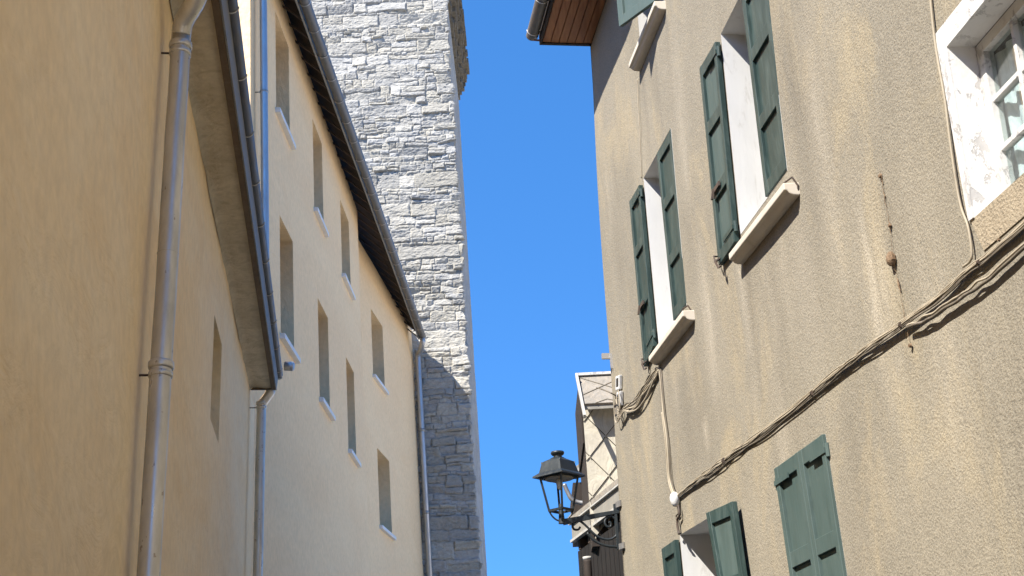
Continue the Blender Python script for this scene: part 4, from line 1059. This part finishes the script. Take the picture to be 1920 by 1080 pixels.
# diamond tiles as overlapping rhombs, each tilted a little
px = (dq(1133, 850)-dq(1133, 851)).z; tw_ = abs(dq(1131, 820).x-dq(1099, 820).x)*1.02; tH = abs(dq(1133, 782).z-dq(1133, 857).z)/2*.98
tiles = MB(); cx0 = dq(1133, 782)
row = -1
while True:
    zc_ = cx0.z+tH*2-row*tH
    if zc_ < zb_-.1: break
    if True:
        off = 0 if row % 2 == 0 else tw_
        xx = cx0.x+off-2*tw_
        while xx < XR+tw_:
            zb2 = zc_-tH; zt2 = zc_+tH; xl2, xr2 = xx-tw_, xx+tw_
            # clip to wall box
            gp = .978
            poly = [(xx, zc_-tH*gp), (xx+tw_*gp, zc_), (xx, zc_+tH*gp), (xx-tw_*gp, zc_)]
            def clip(poly, f, inter):
                out = []
                for i in range(len(poly)):
                    a, b = poly[i], poly[(i+1) % len(poly)]; fa, fb = f(a), f(b)
                    if fa >= 0: out.append(a)
                    if (fa >= 0) != (fb >= 0): t = fa/(fa-fb); out.append((a[0]+(b[0]-a[0])*t, a[1]+(b[1]-a[1])*t))
                return out
            for f in (lambda p: p[0]-XL, lambda p: XR-p[0], lambda p: ztp-p[1], lambda p: p[1]-(zb_-.15)):
                if len(poly) > 2: poly = clip(poly, f, None)
            if len(poly) > 2:
                n = len(poly); dd = lambda p: YD-.006-.028*(1-(p[1]-zb2)/(2*tH))
                vs = [(p[0], dd(p), p[1]) for p in poly]+[(p[0], dd(p)+.006, p[1]) for p in poly]
                tiles.add(vs, [tuple(range(n)), tuple(range(n, 2*n))[::-1]]+[(i, n+i, n+(i+1) % n, (i+1) % n) for i in range(n)])
            if zc_ < ztp and XL < xx < XR:
                tiles.tube([(xx, YD-.024, zb2-.012), (xx, YD-.024, zb2+.018)], .005, 5)
            xx += 2*tw_
    row += 1
tiles.build('tile_cladding', M['cladding'], dm)
# little slate roof: a slope facing us, with white verge
rA = dq(1092, 757, -.22); rB = dq(1083, 706, .12)
rf_l, rf_r = rA.x, XR+.1
ra = [Vector((rA.x, YD-.22, rA.z)), Vector((rf_r, YD-.22, rA.z)), Vector((rf_r, YD+.12, rB.z)), Vector((rB.x+.0, YD+.12, rB.z))]
n_ = (ra[1]-ra[0]).cross(ra[3]-ra[0]).normalized(); n_ = n_ if n_.z > 0 else -n_
mb = MB(); mb.hexa([p-n_*.03 for p in ra]+list(ra)); mb.build('roof', M['slate'], dm)
mb = MB()                                    # diagonal courses of the tiles
for a, b in (((.02, .30), (.42, .62)), ((.42, .62), (.82, .30)), ((.02, .95), (.42, .62)), ((.42, .62), (.82, .95)), ((.22, 0), (.42, .12)), ((.42, .12), (.62, 0))):
    f = lambda s, t: ra[0].lerp(ra[1], s*.6).lerp(ra[3].lerp(ra[2], s*.6), t)+n_*.004
    mb.bar(f(*a), f(*b), .008, .006, n_)
mb.build('tile_edge', M['slab'], dm)
slab_ = MB(); slab_.bar(ra[3]+Vector((-.02, 0, .02)), ra[2]+Vector((0, 0, .02)), .06, .03); slab_.build('ridge_flashing', M['flaking'], dm)
mb = MB(); mb.bar(ra[3]+Vector((-.012, 0, .02)), ra[0]+(ra[0]-ra[3])*.45+Vector((-.0, 0, .0)), .05, .028, Vector((1, 0, 0))); mb.build('verge_board', M['trim'], dm)
mb = MB(); q0 = ra[0]; mb.box(q0.x+.02, rf_r, YD-.20, YD-.17, q0.z-.06, q0.z-.02); mb.build('eave_board', M['fascia'], dm)
mb = MB(); mb.box(rB.x+.005, XL-.005, YD+.02, YD+1.5, dq(1092, 830).z, rB.z-.06); mb.build('side_board', M['dark_wood'], dm)
# second, farther dormer peeping out behind the lantern
d2 = thing('dormer', 'dark weathered dormer with pale verge boards seen through the glassless lantern', 'dormer', at_y(1085, 950, 16.4))
Y2 = 16.4
mb = MB(); a = at_y(1074, 905, Y2); b = at_y(1125, 985, Y2); mb.box(a.x, b.x, Y2, Y2+1.5, b.z, a.z+.0); mb.build('wall', M['dark_wood'], d2)
mb = MB(); a = at_y(1078, 888, Y2-.15); b = at_y(1112, 862, Y2-.15)
mb.bar(a, b, .5, .05); mb.build('roof', M['fascia'], d2)
a = at_y(1080, 893, Y2-.15); b = at_y(1112, 868, Y2-.15); MB().bar(a-Vector((0, .3, 0)), b-Vector((0, .3, 0)), .02, .035).build('verge_board', M['trim'], d2)
pp = [at_y(*p, Y2-.3) for p in ((1058, 908), (1064, 922), (1072, 936), (1085, 942), (1103, 944))]
MB().tube(smooth_path(pp, 5), [.028]*21, 12).build('pipe', M['zinc_grey'], d2, smooth=True)
# render end of the next wall right beside the corner
